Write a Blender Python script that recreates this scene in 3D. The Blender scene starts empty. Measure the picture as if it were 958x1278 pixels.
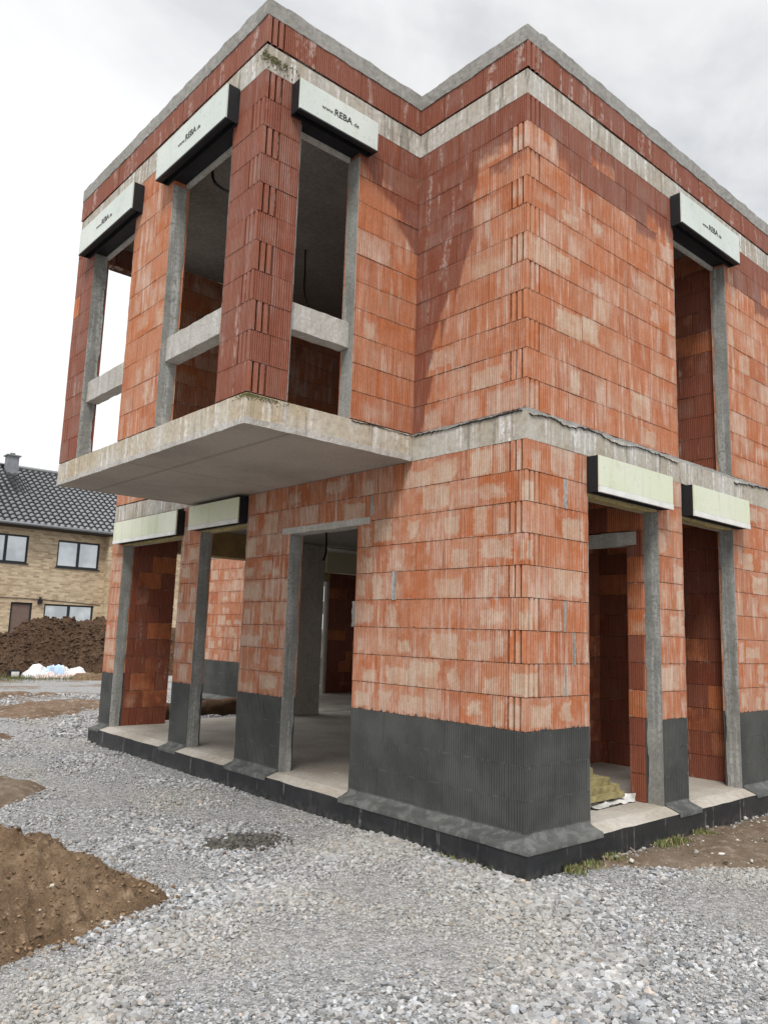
import bpy, bmesh, math, random
import numpy as np
from mathutils import Vector, Matrix, noise as mnoise
random.seed(7); RNG = np.random.default_rng(7)
S = bpy.context.scene; COL = S.collection
R = math.radians

# ------------------------------------------------------------------ measured layout (metres)
T = 0.175                      # wall thickness
BH = 0.25                      # block course
U0 = 3.25; ROOF = 6.0; PAR = 6.24; CAPB = 6.49; CAPT = 6.64
D = 1.763; Y1 = 1.30; Y2 = 5.34; Y3 = 7.90
XE = 9.0
OUT = 0.13                     # projection of plinth and shutter boxes
GZ = -0.25

# ------------------------------------------------------------------ object helpers
def mesh_obj(name, verts, faces, mats, parent=None, mi=None, smooth=False):
    me = bpy.data.meshes.new(name); me.from_pydata(verts, [], faces); me.update()
    o = bpy.data.objects.new(name, me); COL.objects.link(o)
    for m in (mats if isinstance(mats, (list, tuple)) else [mats]): me.materials.append(m)
    if mi is not None: me.polygons.foreach_set('material_index', np.array(mi, dtype=np.int32))
    if smooth: me.polygons.foreach_set('use_smooth', np.ones(len(me.polygons), dtype=bool))
    if parent is not None: o.parent = parent
    return o
def tag(o, label=None, cat=None, group=None, kind=None):
    if label: o['label'] = label
    if cat: o['category'] = cat
    if group: o['group'] = group
    if kind: o['kind'] = kind
    return o
def thing(name, label, cat, group=None, loc=(0, 0, 0)):
    o = bpy.data.objects.new(name, None); COL.objects.link(o); o.empty_display_size = .1; o.location = loc
    return tag(o, label, cat, group)
class MB:
    """collects shapes for one mesh"""
    def __init__(s): s.v = []; s.f = []; s.m = []
    def add(s, v, f, m=0):
        n = len(s.v); s.v += [tuple(p) for p in v]; s.f += [tuple(i + n for i in q) for q in f]; s.m += [m] * len(f)
    def box(s, a, b, m=0):
        x0, y0, z0 = a; x1, y1, z1 = b
        s.add([(x0,y0,z0),(x1,y0,z0),(x1,y1,z0),(x0,y1,z0),(x0,y0,z1),(x1,y0,z1),(x1,y1,z1),(x0,y1,z1)],
              [(0,3,2,1),(4,5,6,7),(0,1,5,4),(1,2,6,5),(2,3,7,6),(3,0,4,7)], m)
    def tube(s, pts, r, m=0, n=6):
        pts = [Vector(p) for p in pts]; rings = []
        for i, p in enumerate(pts):
            d = (pts[min(i+1, len(pts)-1)] - pts[max(i-1, 0)]).normalized()
            a = d.orthogonal().normalized(); b = d.cross(a)
            rings.append([p + r * (math.cos(6.2832*k/n) * a + math.sin(6.2832*k/n) * b) for k in range(n)])
        v = [q for g in rings for q in g]; f = []
        for i in range(len(pts) - 1):
            for k in range(n): f.append((i*n+k, i*n+(k+1)%n, (i+1)*n+(k+1)%n, (i+1)*n+k))
        f.append(tuple(range(n))[::-1]); f.append(tuple((len(pts)-1)*n+k for k in range(n)))
        s.add(v, f, m)
    def build(s, name, mats, parent=None, smooth=False, bevel=0):
        o = mesh_obj(name, s.v, s.f, mats, parent, s.m, smooth)
        if bevel:
            b = o.modifiers.new('bevel', 'BEVEL'); b.width = bevel; b.segments = 2; b.limit_method = 'ANGLE'
        return o
def frame(P0, U, N):
    """local (u along wall, w inwards, z) -> world"""
    P0 = np.array(P0, float); U = np.array(U, float); N = np.array(N, float)
    return lambda u, w, z: (P0[0] + U[0]*u - N[0]*w, P0[1] + U[1]*u - N[1]*w, z)
def lbox(mb, F, u0, u1, w0, w1, z0, z1, m=0):
    c = [F(u, w, z) for z in (z0, z1) for (u, w) in ((u0, w0), (u1, w0), (u1, w1), (u0, w1))]
    mb.add(c, [(0,3,2,1),(4,5,6,7),(0,1,5,4),(1,2,6,5),(2,3,7,6),(3,0,4,7)], m)
def fbm(x, y, z=0.0, o=4):
    return mnoise.fractal(Vector((x, y, z)), 1.0, 2.0, o)

# ------------------------------------------------------------------ material helpers
class NT:
    def __init__(s, name, world=False):
        if world:
            s.t = world.node_tree
        else:
            s.mat = bpy.data.materials.new(name); s.mat.use_nodes = True; s.t = s.mat.node_tree
        s.t.nodes.clear()
    def n(s, typ, ins=None, **kw):
        x = s.t.nodes.new(typ)
        for k, v in kw.items(): setattr(x, k, v)
        for k, v in (ins or {}).items(): s.put(x.inputs[k], v)
        return x
    def put(s, sock, v):
        if isinstance(v, bpy.types.NodeSocket): s.t.links.new(v, sock)
        elif isinstance(v, bpy.types.Node): s.t.links.new(v.outputs[0], sock)
        else:
            if sock.type == 'RGBA' and len(v) == 3: v = (*v, 1)
            sock.default_value = v
    def m(s, op, a, b=None, c=None, clamp=False):
        x = s.t.nodes.new('ShaderNodeMath'); x.operation = op; x.use_clamp = clamp
        for i, v in enumerate((a, b, c)):
            if v is not None: s.put(x.inputs[i], v)
        return x.outputs[0]
    def ss(s, v, a, b):
        x = s.n('ShaderNodeMapRange', {0: v, 1: a, 2: b}, interpolation_type='SMOOTHSTEP'); return x.outputs[0]
    def rng(s, v, a, b, c, d):
        return s.n('ShaderNodeMapRange', {0: v, 1: a, 2: b, 3: c, 4: d}).outputs[0]
    def mix(s, f, a, b, bt='MIX'):
        x = s.t.nodes.new('ShaderNodeMix'); x.data_type = 'RGBA'; x.blend_type = bt
        s.put(x.inputs[0], f); s.put(x.inputs[6], a); s.put(x.inputs[7], b); return x.outputs[2]
    def pos(s): return s.n('ShaderNodeNewGeometry').outputs['Position']
    def map(s, v, sc): return s.n('ShaderNodeVectorMath', {0: v, 1: sc}, operation='MULTIPLY').outputs[0]
    def noise(s, v, sc, det=4, rough=.55, dist=0):
        return s.n('ShaderNodeTexNoise', {'Vector': v, 'Scale': sc, 'Detail': det, 'Roughness': rough, 'Distortion': dist}).outputs[0]
    def sep(s, v): return s.n('ShaderNodeSeparateXYZ', {0: v}).outputs
    def bump(s, h, st=.3, d=.01): return s.n('ShaderNodeBump', {'Strength': st, 'Distance': d, 'Height': h}).outputs[0]
    def out(s, col, rough=.85, normal=None, spec=.35, **kw):
        b = s.n('ShaderNodeBsdfPrincipled', {'Base Color': col, 'Roughness': rough, 'Specular IOR Level': spec})
        if normal is not None: s.put(b.inputs['Normal'], normal)
        for k, v in kw.items(): s.put(b.inputs[k], v)
        s.n('ShaderNodeOutputMaterial', {0: b.outputs[0]}); s.b = b
        return s.mat

def m_plain(name, col, rough=.7, var=.15, sc=6, bst=.15, spec=.35, **kw):
    t = NT(name); p = t.pos(); a = t.noise(p, sc); b = t.noise(p, sc * 9)
    f = t.m('ADD', t.rng(a, .3, .7, 1 - var, 1 + var), t.rng(b, .3, .7, -var * .5, var * .5))
    c = t.mix(1.0, col, t.n('ShaderNodeCombineXYZ', {0: f, 1: f, 2: f}).outputs[0], 'MULTIPLY')
    return t.out(c, rough, t.bump(b, bst, .004), spec, **kw)

def m_brick():
    t = NT('fired_clay_block'); p = t.pos()
    uv = t.sep(t.n('ShaderNodeUVMap', uv_map='uv').outputs[0])
    at = t.n('ShaderNodeAttribute', attribute_name='blk'); r = t.sep(at.outputs['Vector']); strength = at.outputs['Alpha']
    wz = t.n('ShaderNodeAttribute', attribute_name='wz').outputs['Fac']
    r1, r2, r3 = r[0], r[1], r[2]
    off0 = t.n('ShaderNodeVectorMath', {0: p, 1: t.map(at.outputs['Vector'], (11, 17, 23))}, operation='ADD').outputs[0]
    n1 = t.noise(p, 5, 5); n2 = t.noise(p, 45, 4, .6)
    st = t.noise(t.map(p, (55, 55, 2.2)), 1.0, 3)
    off = t.n('ShaderNodeVectorMath', {0: p, 1: t.n('ShaderNodeVectorMath', {0: at.outputs['Vector'], 1: (30, 50, 70)}, operation='MULTIPLY').outputs[0]}, operation='ADD').outputs[0]
    n3 = t.noise(off, 6, 4, .6); n4 = t.noise(off, 18, 3, .6)
    dep = t.n('ShaderNodeAttribute', attribute_name='dep').outputs['Fac']; ridge = t.m('SUBTRACT', 1.0, dep)
    base = t.mix(r1, (.50, .156, .057), (.505, .220, .122))
    base = t.mix(t.m('MULTIPLY', t.ss(r2, .6, 1.0), .5), base, (.38, .115, .050))
    base = t.mix(t.m('MULTIPLY', t.ss(n1, .45, .75), .55), base, (.55, .26, .15))
    base = t.mix(t.m('MULTIPLY', t.m('MULTIPLY', t.ss(t.noise(off0, 3.1, 5, .6), .42, .66), ridge), t.rng(strength, 0, 1, .0, .50)), base, (.60, .41, .32))
    base = t.mix(t.m('MULTIPLY', dep, .52), base, (.20, .066, .032))
    # bloom of lime and fired skin: soft patches sitting in the middle of a block
    cx = t.rng(r2, 0, 1, .22, .78); hw = t.rng(r3, 0, 1, .13, .52); hh = t.rng(t.m('FRACT', t.m('MULTIPLY', r1, 13.7)), 0, 1, .20, .52); cy = t.rng(t.m('FRACT', t.m('MULTIPLY', r3, 9.1)), 0, 1, .22, .62)
    wob = t.m('ADD', t.m('MULTIPLY', t.m('SUBTRACT', n4, .5), .34), t.m('MULTIPLY', t.m('SUBTRACT', n3, .5), .5))
    dx = t.m('SUBTRACT', t.m('ABSOLUTE', t.m('SUBTRACT', uv[0], cx)), hw)
    dy = t.m('ADD', t.m('SUBTRACT', t.m('ABSOLUTE', t.m('SUBTRACT', uv[1], cy)), hh), t.m('MULTIPLY', dep, t.rng(r2, .3, 1, 0, .16)))
    dd = t.m('ADD', t.m('MAXIMUM', dx, dy), wob)
    hard = t.ss(strength, .45, .75); ew = t.rng(hard, 0, 1, .17, .035); box = t.n('ShaderNodeMapRange', {0: dd, 1: ew, 2: t.m('MULTIPLY', ew, -1.0)}, interpolation_type='SMOOTHSTEP').outputs[0]
    soft = t.ss(n3, .50, .68)
    on = t.ss(t.m('SUBTRACT', strength, t.m('FRACT', t.m('MULTIPLY', r1, 7.31))), 0, .15)
    patch = t.m('MULTIPLY', t.m('MULTIPLY', box, on), t.rng(n3, .3, .6, .35, 1.0), clamp=True)
    haze = t.m('MULTIPLY', t.m('MULTIPLY', soft, strength), .5)
    cream = t.mix(t.m('FRACT', t.m('MULTIPLY', r2, 5.7)), (.60, .52, .40), (.57, .45, .37))
    c = t.mix(t.m('MULTIPLY', t.m('MULTIPLY', patch, t.rng(ridge, 0, 1, .36, .80)), t.rng(hard, 0, 1, .62, 1.0)), base, cream)
    c = t.mix(t.m('MULTIPLY', haze, .7), c, (.60, .42, .33))
    # chalky streaks running over the joints
    sk = t.m('MULTIPLY', t.ss(t.noise(t.map(p, (16, 16, 1.5)), 1.0, 5, .65), .47, .64), t.ss(t.noise(p, 1.9, 4, .6), .40, .56))
    c = t.mix(t.m('MULTIPLY', t.m('MULTIPLY', sk, t.rng(ridge, 0, 1, .35, 1.0)), t.m('MULTIPLY', t.ss(strength, .18, .45), .78)), c, (.64, .50, .42))
    # chipped arrises and mortar wiped over them
    ey = t.ss(t.m('ABSOLUTE', t.m('SUBTRACT', uv[1], .5)), .42, .495)
    c = t.mix(t.m('MULTIPLY', t.m('MULTIPLY', ey, t.ss(t.noise(p, 26, 3, .6), .56, .64)), .7), c, (.24, .085, .045))
    c = t.mix(t.m('MULTIPLY', t.m('MULTIPLY', ey, t.ss(t.noise(p, 9, 4, .7), .58, .66)), .75), c, (.46, .43, .39))
    # slurry brushed raggedly over the first bricks above the coated base
    pz = t.sep(p)[2]
    tarm = t.m('MULTIPLY', t.ss(t.m('SUBTRACT', pz, t.m('ADD', .742, t.m('MULTIPLY', t.m('SUBTRACT', t.noise(t.map(p, (22, 22, 5)), 1.0, 4, .7), .44), .16))), .006, -.006), t.ss(strength, .28, .32))
    c = t.mix(tarm, c, (.075, .078, .076))
    # wet upper courses; on inner walls the same mask paints room shade
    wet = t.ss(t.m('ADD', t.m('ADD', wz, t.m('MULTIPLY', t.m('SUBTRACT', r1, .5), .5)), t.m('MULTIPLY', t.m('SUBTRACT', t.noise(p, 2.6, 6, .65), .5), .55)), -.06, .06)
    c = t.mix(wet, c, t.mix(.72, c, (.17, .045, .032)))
    f = t.m('MULTIPLY', t.rng(st, .3, .7, .82, 1.14), t.rng(n2, .3, .7, .88, 1.1))
    c = t.mix(1.0, c, t.n('ShaderNodeCombineXYZ', {0: f, 1: f, 2: f}).outputs[0], 'MULTIPLY')
    # lime run-off streaks
    lim = t.m('MULTIPLY', t.ss(t.m('ADD', t.noise(t.map(p, (9, 9, .9)), 1.0, 5, .65), t.m('MULTIPLY', t.ss(wz, .55, .6), .08)), .60, .72), t.ss(n4, .40, .6))
    c = t.mix(t.m('MULTIPLY', lim, .55), c, (.62, .52, .47))
    return t.out(c, t.rng(wet, 0, 1, .85, .6), t.bump(n2, .25, .004), .3)

def m_joint():
    t = NT('joint_core'); p = t.pos(); a = t.noise(p, 7, 5, .7)
    return t.out(t.mix(t.ss(a, .50, .60), (.13, .065, .045), (.42, .38, .33)), .95, None, .1)

def m_concrete(name, ca, cb, streak=.5, bst=.3, sc=1.0):
    t = NT(name); p = t.pos()
    a = t.noise(p, 1.6 * sc, 6, .6); b = t.noise(p, 22 * sc, 5, .65); d = t.noise(p, 120, 2)
    c = t.mix(t.ss(a, .35, .68), ca, cb)
    st = t.noise(t.map(p, (13, 13, .5)), 1.0, 5, .7)
    c = t.mix(t.m('MULTIPLY', t.ss(st, .51, .62), t.m('MULTIPLY', streak, t.ss(b, .30, .55))), c, (.70, .69, .68))
    st2 = t.noise(t.map(p, (8, 8, .8)), 1.7, 5, .7)
    c = t.mix(t.m('MULTIPLY', t.ss(st2, .53, .66), streak * .7), c, (.17, .15, .12))
    pit = t.ss(t.noise(p, 60, 2, .5), .70, .76)
    c = t.mix(t.m('MULTIPLY', pit, .6), c, (.10, .095, .09))
    f = t.m('MULTIPLY', t.rng(b, .3, .7, .8, 1.15), t.rng(d, .3, .7, .9, 1.08))
    c = t.mix(1.0, c, t.n('ShaderNodeCombineXYZ', {0: f, 1: f, 2: f}).outputs[0], 'MULTIPLY')
    return t.out(c, .9, t.bump(b, bst, .01), .25)

def m_soffit():
    t = NT('cast_soffit'); p = t.pos(); x, y, z = t.sep(p)[:3]
    a = t.noise(p, 1.1, 6, .6); b = t.noise(p, 30, 4, .6)
    c = t.mix(t.ss(a, .35, .65), (.46, .42, .37), (.37, .335, .295))
    w = t.m('MULTIPLY', t.m('SUBTRACT', t.noise(p, 2.0, 3), .5), .02)
    l1 = t.ss(t.m('ABSOLUTE', t.m('SUBTRACT', t.m('ADD', y, w), 3.47)), .009, .004)
    l2 = t.ss(t.m('ABSOLUTE', t.m('SUBTRACT', t.m('ADD', x, w), -1.33)), .030, .012)
    c = t.mix(t.m('MULTIPLY', t.m('MAXIMUM', l1, t.m('MULTIPLY', l2, .5)), .65), c, (.10, .09, .08))
    f = t.rng(b, .3, .7, .86, 1.1)
    c = t.mix(1.0, c, t.n('ShaderNodeCombineXYZ', {0: f, 1: f, 2: f}).outputs[0], 'MULTIPLY')
    return t.out(c, .85, t.bump(b, .12, .006), .3)

def m_bitumen():
    t = NT('grey_bitumen_slurry'); p = t.pos()
    a = t.noise(p, 2.2, 5, .6); b = t.noise(p, 90, 3, .6)
    c = t.mix(t.ss(a, .35, .7), (.060, .063, .061), (.098, .100, .095))
    dep = t.n('ShaderNodeAttribute', attribute_name='dep').outputs['Fac']; uvy = t.sep(t.n('ShaderNodeUVMap', uv_map='uv').outputs[0])[1]
    c = t.mix(t.m('MULTIPLY', dep, .45), c, (.030, .032, .032))
    jl = t.m('MULTIPLY', t.ss(t.m('ABSOLUTE', t.m('SUBTRACT', uvy, .5)), .465, .49), t.ss(t.noise(p, 8, 4, .7), .46, .6))
    c = t.mix(t.m('MULTIPLY', jl, .30), c, (.24, .24, .23))
    mud = t.m('MULTIPLY', t.ss(t.sep(p)[2], .22, .0), t.ss(t.noise(p, 11, 5, .7), .42, .64))
    c = t.mix(t.m('MULTIPLY', mud, .08), c, (.20, .19, .17))
    sp = t.ss(t.noise(p, 26, 3, .6), .66, .74)
    c = t.mix(t.m('MULTIPLY', sp, .25), c, (.26, .26, .25))
    return t.out(c, .72, t.bump(b, .45, .006), .35)

def m_plinth():
    t = NT('black_bitumen_membrane'); p = t.pos()
    a = t.noise(p, 3, 5, .6); b = t.noise(p, 60, 3)
    c = t.mix(t.ss(a, .35, .7), (.012, .013, .016), (.026, .027, .030))
    st = t.m('MULTIPLY', t.ss(t.noise(t.map(p, (11, 11, .4)), 1.0, 5, .75), .58, .68), t.ss(t.noise(p, 14, 3), .36, .6))
    c = t.mix(t.m('MULTIPLY', st, .75), c, (.27, .26, .24))
    dust = t.m('MULTIPLY', t.ss(t.sep(p)[2], -.14, -.24), t.ss(t.noise(p, 18, 4), .4, .6))
    c = t.mix(t.m('MULTIPLY', dust, .18), c, (.20, .19, .17))
    return t.out(c, .5, t.bump(b, .3, .006), .45)

def m_floor():
    t = NT('dusty_slab_floor'); p = t.pos()
    a = t.noise(p, 1.3, 6, .6); b = t.noise(p, 25, 4, .6)
    c = t.mix(t.ss(a, .35, .65), (.36, .32, .27), (.46, .43, .38))
    c = t.mix(t.m('MULTIPLY', t.ss(t.noise(p, 5, 5, .7), .58, .7), .6), c, (.60, .58, .54))
    c = t.mix(t.m('MULTIPLY', t.ss(t.noise(p, 38, 2), .68, .73), .7), c, (.12, .10, .08))
    f = t.rng(b, .3, .7, .85, 1.12)
    c = t.mix(1.0, c, t.n('ShaderNodeCombineXYZ', {0: f, 1: f, 2: f}).outputs[0], 'MULTIPLY')
    return t.out(c, .9, t.bump(b, .25, .006), .2)

def m_soil(name, ca, cb, cc):
    t = NT(name); p = t.pos()
    a = t.noise(p, 1.4, 6, .65); b = t.noise(p, 9, 6, .7); d = t.noise(p, 60, 3, .7)
    c = t.mix(t.ss(a, .35, .65), ca, cb); c = t.mix(t.ss(b, .5, .72), c, cc)
    f = t.m('MULTIPLY', t.rng(d, .3, .7, .7, 1.2), t.rng(b, .3, .7, .8, 1.15))
    c = t.mix(1.0, c, t.n('ShaderNodeCombineXYZ', {0: f, 1: f, 2: f}).outputs[0], 'MULTIPLY')
    h = t.m('ADD', b, t.m('MULTIPLY', d, .4))
    return t.out(c, .95, t.bump(h, .8, .03), .15)

def m_ground():
    t = NT('crushed_stone_ground'); p = t.pos()
    v = t.n('ShaderNodeTexVoronoi', {'Vector': p, 'Scale': 30.0, 'Randomness': 1.0}); vd = v.outputs['Distance']; vc = v.outputs['Color']
    v2 = t.n('ShaderNodeTexVoronoi', {'Vector': p, 'Scale': 75.0}); v2c = v2.outputs['Color']
    lum = t.m('ADD', t.m('MULTIPLY', t.sep(vc)[0], .55), t.m('MULTIPLY', t.sep(v2c)[0], .45))
    c = t.mix(lum, (.13, .13, .132), (.42, .415, .405))
    big = t.noise(p, .55, 5, .6); mid = t.noise(p, 2.1, 5, .65)
    c = t.mix(t.m('MULTIPLY', t.ss(mid, .56, .72), .5), c, (.40, .35, .30))
    far = t.ss(t.sep(p)[1], 9.0, 15.0)
    c = t.mix(t.m('MULTIPLY', t.m('MULTIPLY', t.ss(big, .50, .62), far), .8), c, (.17, .115, .075))
    c = t.mix(t.ss(t.sep(p)[1], 40, 80), c, (.16, .17, .08))
    # wet dark hollow in the stones
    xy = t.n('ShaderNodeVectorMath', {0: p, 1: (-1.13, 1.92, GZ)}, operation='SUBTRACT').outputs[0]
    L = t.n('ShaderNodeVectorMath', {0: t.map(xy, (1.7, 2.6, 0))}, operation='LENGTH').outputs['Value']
    darker = t.ss(t.m('ADD', L, t.m('MULTIPLY', t.m('SUBTRACT', t.noise(p, 9, 4), .5), .5)), .8, .45)
    c = t.mix(t.m('MULTIPLY', darker, .85), c, (.07, .062, .052))
    h = t.m('ADD', t.m('MULTIPLY', vd, -1.0), t.m('MULTIPLY', v2.outputs['Distance'], -.4))
    return t.out(c, .95, t.bump(h, .6, .03), .2)

def m_stone():
    t = NT('crushed_limestone'); p = t.pos()
    at = t.n('ShaderNodeAttribute', attribute_name='tint'); c = at.outputs['Color']
    b = t.noise(p, 130, 3, .6); f = t.rng(b, .3, .7, .85, 1.13)
    c = t.mix(1.0, c, t.n('ShaderNodeCombineXYZ', {0: f, 1: f, 2: f}).outputs[0], 'MULTIPLY')
    return t.out(c, .9, t.bump(b, .3, .004), .2)

def m_yellow_brick():
    t = NT('buff_facing_brick'); p = t.pos(); x, y, z = t.sep(p)[:3]
    v = t.n('ShaderNodeCombineXYZ', {0: t.m('ADD', x, y), 1: z, 2: 0}).outputs[0]
    b = t.n('ShaderNodeTexBrick', {'Vector': v, 'Color1': (.64, .51, .34, 1), 'Color2': (.32, .22, .13, 1), 'Mortar': (.46, .41, .34, 1), 'Scale': 1.0,
        'Mortar Size': .009, 'Bias': -.1, 'Brick Width': .25, 'Row Height': .0833}, offset=.5)
    c = t.mix(t.ss(t.noise(p, 3.5, 4), .5, .75), b.outputs[0], (.55, .44, .30))
    c = t.mix(t.m('MULTIPLY', t.ss(t.noise(p, .6, 4), .45, .7), .35), c, (.30, .20, .11))
    return t.out(c, .85, t.bump(b.outputs['Fac'], -.4, .01), .25)

def m_panel(name, ca, cb, grime):
    t = NT(name); p = t.pos()
    c = t.mix(t.ss(t.noise(p, 1.8, 4), .35, .7), ca, cb)
    st = t.noise(t.map(p, (9, 9, .7)), 1.0, 5, .7)
    c = t.mix(t.m('MULTIPLY', t.ss(st, .52, .72), grime), c, (.40, .42, .20))
    c = t.mix(t.m('MULTIPLY', t.ss(t.noise(p, 30, 4, .7), .60, .68), .5), c, (.33, .32, .28))
    c = t.mix(t.m('MULTIPLY', t.ss(t.noise(p, 4.5, 5, .7), .55, .72), .3), c, (.40, .40, .33))
    return t.out(c, .55, t.bump(t.noise(p, 50, 2), .06, .004), .35)

def m_glass():
    t = NT('window_glass'); p = t.pos()
    w = t.bump(t.noise(p, .7, 2), .02, .1)
    g = t.n('ShaderNodeBsdfGlossy', {'Color': (.86, .92, .97, 1), 'Roughness': .03, 'Normal': w})
    d = t.n('ShaderNodeBsdfDiffuse', {'Color': t.mix(t.ss(t.noise(p, .9, 2), .4, .6), (.05, .055, .06), (.42, .45, .46))})
    mx = t.n('ShaderNodeMixShader', {0: .42, 1: d.outputs[0], 2: g.outputs[0]})
    t.n('ShaderNodeOutputMaterial', {0: mx.outputs[0]}); return t.mat

def m_rooftile():
    t = NT('glazed_black_tile'); p = t.pos()
    a = t.noise(p, 1.4, 4)
    return t.out(t.mix(t.ss(a, .4, .65), (.010, .011, .013), (.022, .023, .026)), .10, t.bump(t.noise(p, 25, 3), .05, .004), .9, IOR=2.3)

def m_grass():
    t = NT('grass_blade'); at = t.n('ShaderNodeAttribute', attribute_name='tint')
    return t.out(at.outputs['Color'], .7, None, .2)

M = dict(
    brick=m_brick(), bit=m_bitumen(), plinth=m_plinth(), floor=m_floor(), soffit=m_soffit(),
    beam=m_concrete('weathered_concrete', (.40, .35, .28), (.52, .50, .46), 1.0),
    slab=m_concrete('stained_slab_edge', (.44, .36, .25), (.54, .51, .45), .65),
    cap=m_concrete('cement_cap', (.27, .26, .24), (.33, .32, .30), .1, .6),
    plaster=m_concrete('grey_render', (.22, .222, .205), (.32, .32, .30), .35, .5, 1.6),
    rail=m_concrete('pale_concrete', (.42, .40, .36), (.50, .48, .45), .35, .35, 2),
    mortar=m_concrete('mortar', (.30, .295, .28), (.40, .39, .37), .1, .6, 2),
    joint=m_joint(),
    lime=m_concrete('sand_lime_block', (.42, .38, .33), (.50, .46, .40), .1),
    panel=m_panel('pale_foam_panel', (.60, .66, .62), (.68, .72, .68), .22),
    cream=m_panel('cream_foam_panel', (.66, .70, .52), (.70, .72, .60), .40),
    cream2=m_panel('cream_board', (.50, .46, .30), (.54, .50, .35), .1),
    white=m_plain('white_strip', (.72, .72, .69), .5, .12),
    black=m_plain('black_foam', (.012, .013, .016), .6, .25),
    cableblack=m_plain('cable_black', (.01, .01, .01), .4),
    tan=m_plain('wood_fibre_board', (.34, .23, .10), .85, .2),
    pu=m_plain('mounting_foam', (.42, .33, .16), .9, .25, 20, .5),
    ink=m_plain('ink', (.02, .02, .02), .7, .05),
    soil=m_soil('clay_soil', (.185, .127, .079), (.125, .081, .049), (.235, .170, .111)),
    darksoil=m_soil('dark_topsoil', (.060, .036, .022), (.085, .052, .032), (.125, .080, .05)),
    ceil=m_concrete('bare_ceiling', (.24, .22, .20), (.30, .28, .255), .1, .15),  # darker copy of the soffit concrete, indoor shade put into its colour
    soil2=m_soil('grey_brown_soil', (.20, .155, .115), (.16, .115, .08), (.26, .22, .18)), mud=m_soil('churned_mud', (.19, .13, .09), (.13, .085, .055), (.30, .26, .22)),
    ground=m_ground(), stone=m_stone(), ybrick=m_yellow_brick(), glass=m_glass(), tile=m_rooftile(),
    anth=m_plain('anthracite_frame', (.022, .025, .03), .45, .1),
    zinc=m_plain('zinc', (.22, .23, .24), .45, .1, Metallic=.6),
    blind=m_plain('brown_blind', (.17, .12, .10), .7, .1),
    fascia=m_plain('dark_timber', (.04, .032, .026), .7, .2),
    chim=m_plain('slate_grey_cladding', (.20, .21, .23), .6, .15),
    pwhite=m_plain('white_film', (.66, .66, .65), .35, .22, 5, .4),
    pblue=m_plain('blue_film', (.42, .56, .72), .35, .2, 4, .3),
    ppink=m_plain('pinkish_film', (.62, .50, .48), .4, .2, 4, .3),
    wool=m_plain('mineral_wool', (.29, .245, .115), .95, .25, 14, .7),
    log=m_plain('rough_bark', (.10, .055, .03), .95, .4, 8, .9),
    grass=m_grass(),
)

# ------------------------------------------------------------------ hollow-block walls
def face_profile(L, pitch, g):
    n = max(2, int(round(L / pitch))); p = L / n; pts = []
    for i in range(n):
        a = i * p
        pts += [(a, 0), (a + p*.55, 0), (a + p*.66, g), (a + p*.90, g)]
    pts[0] = (0, 0); pts.append((L, 0)); return np.array(pts)
def end_profile(t):
    # tongue and groove end: three ribs with deep slots and an open joint at the back
    return np.array([(0, 0), (.028, 0), (.030, .004), (.040, .004), (.044, .018), (.056, .018), (.060, 0), (.096, 0), (.100, .020), (.114, .020), (.118, 0), (t - .022, 0), (t - .018, .03), (t, .03)])
def flat_profile(t): return np.array([(0, 0), (t, 0)])

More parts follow.
